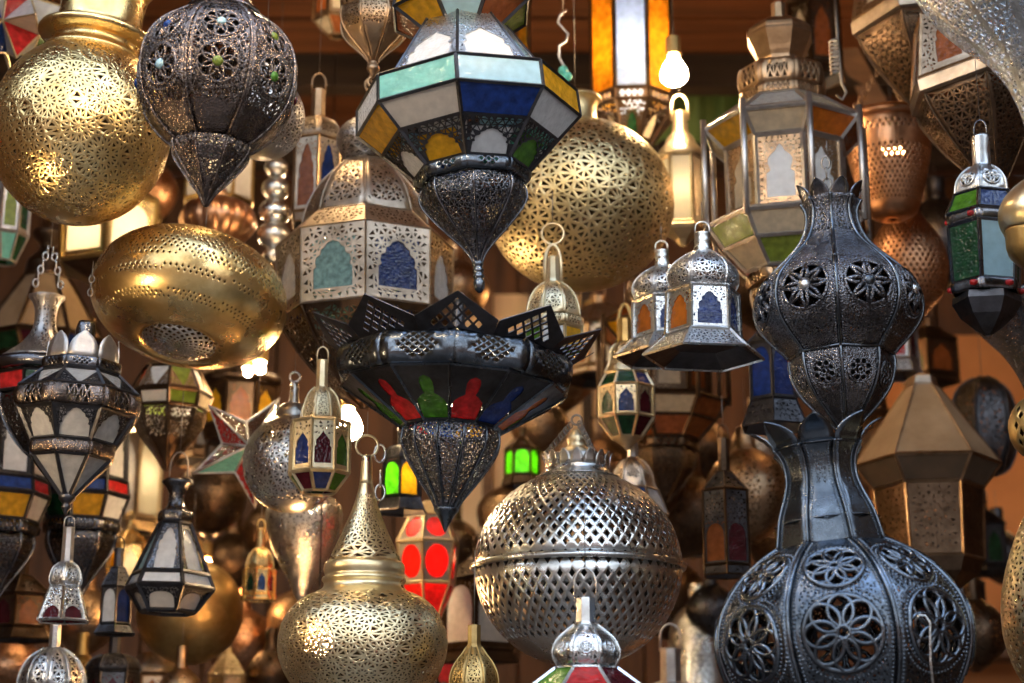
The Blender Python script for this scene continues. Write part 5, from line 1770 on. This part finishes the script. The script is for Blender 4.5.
    house(893, 4.0, 'lantern with red glass peeping out behind the right side of the amphora lamp', (300, 316, 330, 362, 376), (6, 10, 26, 24, 28), 6, GREY_TIN, ['red', 'wine', 'white'], 10, wire=.04)
    house(950, 4.4, 'dark iron lantern on the shaded right, under the parchment lantern', (552, 566, 584, 640, 650), (6, 10, 36, 34, 38), 6, IRON, ['rust', 'wine'], 10, wire=.05)
    house(985, 4.5, 'black iron lantern before the shelves at lower right', (500, 512, 526, 566, 574), (5, 8, 24, 22, 26), 6, IRON, ['forest', 'rust'], 30, wire=.05)
    house(600, 4.4, 'brown wooden-looking lantern with cream pierced front, behind the small pale bell', (296, 306, 330, 372, 380), (6, 12, 40, 36, 40), 8, BRONZE, ['cream', 'rust'], 5, wire=.03, sheet=TAN)
    house(500, 4.2, 'dark lantern with lime glass at top centre, right of the colourful lantern', (-40, -30, -10, 74, 90), (6, 10, 30, 30, 26), 8, BRONZE, ['lime', 'amber', 'forest'], 8, wire=0, skirt=False)
    house(338, 3.9, 'brown lantern with tan panes at the top, left of the rust-brown pendant', (-70, -60, -36, 22, 36), (6, 10, 26, 24, 8), 6, BRONZE, ['cream', 'rust'], 8, wire=0, skirt=False)
    house(815, 4.3, 'dark brown lantern high at the back, right of the large bronze lantern top', (-30, -18, 4, 70, 80), (6, 10, 28, 26, 28), 6, BRONZE_DARK, ['rust', 'cream'], 20, wire=0)
    house(8, 3.85, 'lantern with yellow-green glass at the left edge under the star lantern', (140, 156, 176, 236, 262), (6, 10, 24, 22, 12), 8, GREY_TIN, ['lime', 'forest', 'teal'], 8, wire=0, skirt=False)
    # thin wire hooked into the big pumpkin lamp
    L = Lamp('wire_hook', 'thin bent wire hooked into the right-hand rosette of the big pumpkin lamp', 'hook', 926, 640, 2.28)
    kk = L.k(640); mb = MB()
    V, F = tube_vf([(-10 * kk, .03, 10 * kk), (-9 * kk, 0, 20 * kk), (-5 * kk, 0, 25 * kk), (1 * kk, 0, 24 * kk), (5 * kk, 0, 17 * kk), (4 * kk, 0, 0), (3 * kk, 0, -20 * kk), (5 * kk, 0, -60 * kk)], .9 * kk, 6)
    mb.add(V, F, True); L.part('bent_wire', mb, SILVER)
    # hooks and twisted wires seen among the lamps
    for px, py, d, lab, P, mt, rad in (
        (563, 30, 3.6, 'bent steel S-hook with a scrap of turquoise tape, right of the colourful lantern', [(4, -22), (-3, -16), (-5, -8), (0, -2), (5, 4), (3, 12), (-4, 17), (-4, 30), (1, 40), (5, 47)], GREY_TIN, 1.2),
        (838, 52, 3.5, 'long steel hook with a coiled spring, right of the large bronze lantern', [(0, -70), (0, -30), (1, 10), (2, 34), (6, 44), (2, 52), (-4, 46)], WIRE, 1.4)):
        L = Lamp('hanging_hook', lab, 'hook', px, py, d)
        kk = L.k(py)
        mb = MB(); V, F = tube_vf([(x * kk, 0, -y * kk) for x, y in P], rad * kk, 6); mb.add(V, F, True)
        L.part('bent_rod', mb, mt)
        if px == 838:
            mb = MB()
            V, F = tube_vf([((-4 + 4.5 * math.sin(t * .9)) * kk, 4.5 * kk * math.cos(t * .9), (14 - t * .62) * kk) for t in range(0, 62)], 1.0 * kk, 5)
            mb.add(V, F, True); L.part('coil_spring', mb, GREY_TIN)
        else:
            mb = MB()
            for q, (x, y, r) in enumerate(((0, 44, 5), (4, 50, 4.5), (1, 58, 4))):
                V, F = lathe_vf(smooth_prof([(.0005, r * 1.2 * kk), (r * kk * .9, r * .5 * kk), (r * kk, -r * .3 * kk), (r * .5 * kk, -r * kk), (.0005, -r * 1.1 * kk)], 2), 7)
                mb.add([(a + x * kk, b, c - y * kk) for a, b, c in V], F, False)
            L.part('tape_scrap', mb, plain('turquoise_tape', (.05, .42, .36), (.16, .62, .52), .5, 60))
        L.wire(py - 20 if px == 563 else py - 60, 0)
    # a green cloth hung at the back
    o = pt(700, 66, 5.35)
    mb = MB(); V, F = [], []
    for j in range(13):
        for i in range(25):
            x = (i / 24 - .5) * .30; z = .26 - j / 12 * .52
            V.append((o.x + x, o.y + .018 * math.sin(i * .9 + j * .12) + .01 * math.sin(i * 2.1), o.z + z + .012 * math.sin(i * .9) * j / 12))
    for j in range(12):
        for i in range(24):
            q = j * 25 + i
            F.append((q + 25, q + 26, q + 1, q))
    V, F, sm = thick(V, F, .003, True)
    mb.add(V, F, [q & 1 for q in sm])
    c = mb.build('hanging_cloth', plain('green_cloth', (.05, .12, .03), (.15, .24, .08), .9, 5, .1))
    c['label'] = 'dim green cloth hanging at the back right of the bare bulb'; c['category'] = 'cloth'
    # bare bulbs
    bulb(674, 74, 3.72, 'bare glowing bulb beside the amber lantern at top centre', 1.0)
    bulb(348, 428, 3.55, 'bare glowing bulb behind the small cream lantern with wine windows', .05)
    bulb(260, 369, 3.62, 'small bare bulb just under the right rim of the brass disc', .03, r=.012)
    bulb(248, 373, 3.66, 'smaller twin bulb left of the one under the brass disc rim', .03, r=.009)
    for px, py, d, lab, up, mt in (  # mostly added bulbs to light lamps and walls
        (1066, 430, 5.1, 'added bulb beyond the right edge, lighting the orange wall', .5, BULB_DIM),
        (590, 330, 5.0, 'added bulb deep behind the spiked bowl lantern, lighting the pale boards', .5, BULB_DIM),
        (88, 350, 4.6, 'added bulb behind the brass disc and leafy crown', .5, BULB),
        (205, 575, 4.45, 'added bulb behind the big aged-brass ball', .5, BULB_DIM),
        (893, 150, 4.35, 'bare bulb behind the copper basket shade', .5, BULB_DIM),
        (330, 250, 4.6, 'added bulb behind the grey tin lantern', .5, BULB),
        (776, 340, 4.9, 'bare bulb behind the black lantern with deep blue glass', .5, BULB_DIM),
        (318, 642, 3.35, 'added bulb hidden behind the brass bowl lamp', .5, BULB_DIM),
        (120, -190, 2.25, 'bare bulb hanging above the golden brass globe', .5, BULB),
        (560, -190, 2.45, 'added bulb out of view above the colourful lantern', .5, BULB),
        (-190, 420, 2.5, 'added bulb out of view left of the two-hooped lantern', .8, BULB),
        (300, -60, 3.5, 'added bulb out of view high above the grey tin lantern', .4, BULB),
    ):
        bulb(px, py, d, lab, up, mt, .018 if px in (776, 1066) else .03)
back()
# ------------------------------------------------------------------ picture settings
vs = scene.view_settings
vs.view_transform = 'Standard'
vs.look = 'None'
vs.gamma = 1.0
vs.use_curve_mapping = False
vs.exposure = 0.25
scene.cycles.max_bounces = 8
scene.cycles.glossy_bounces = 5
scene.cycles.diffuse_bounces = 3
scene.cycles.sample_clamp_indirect = 10.0
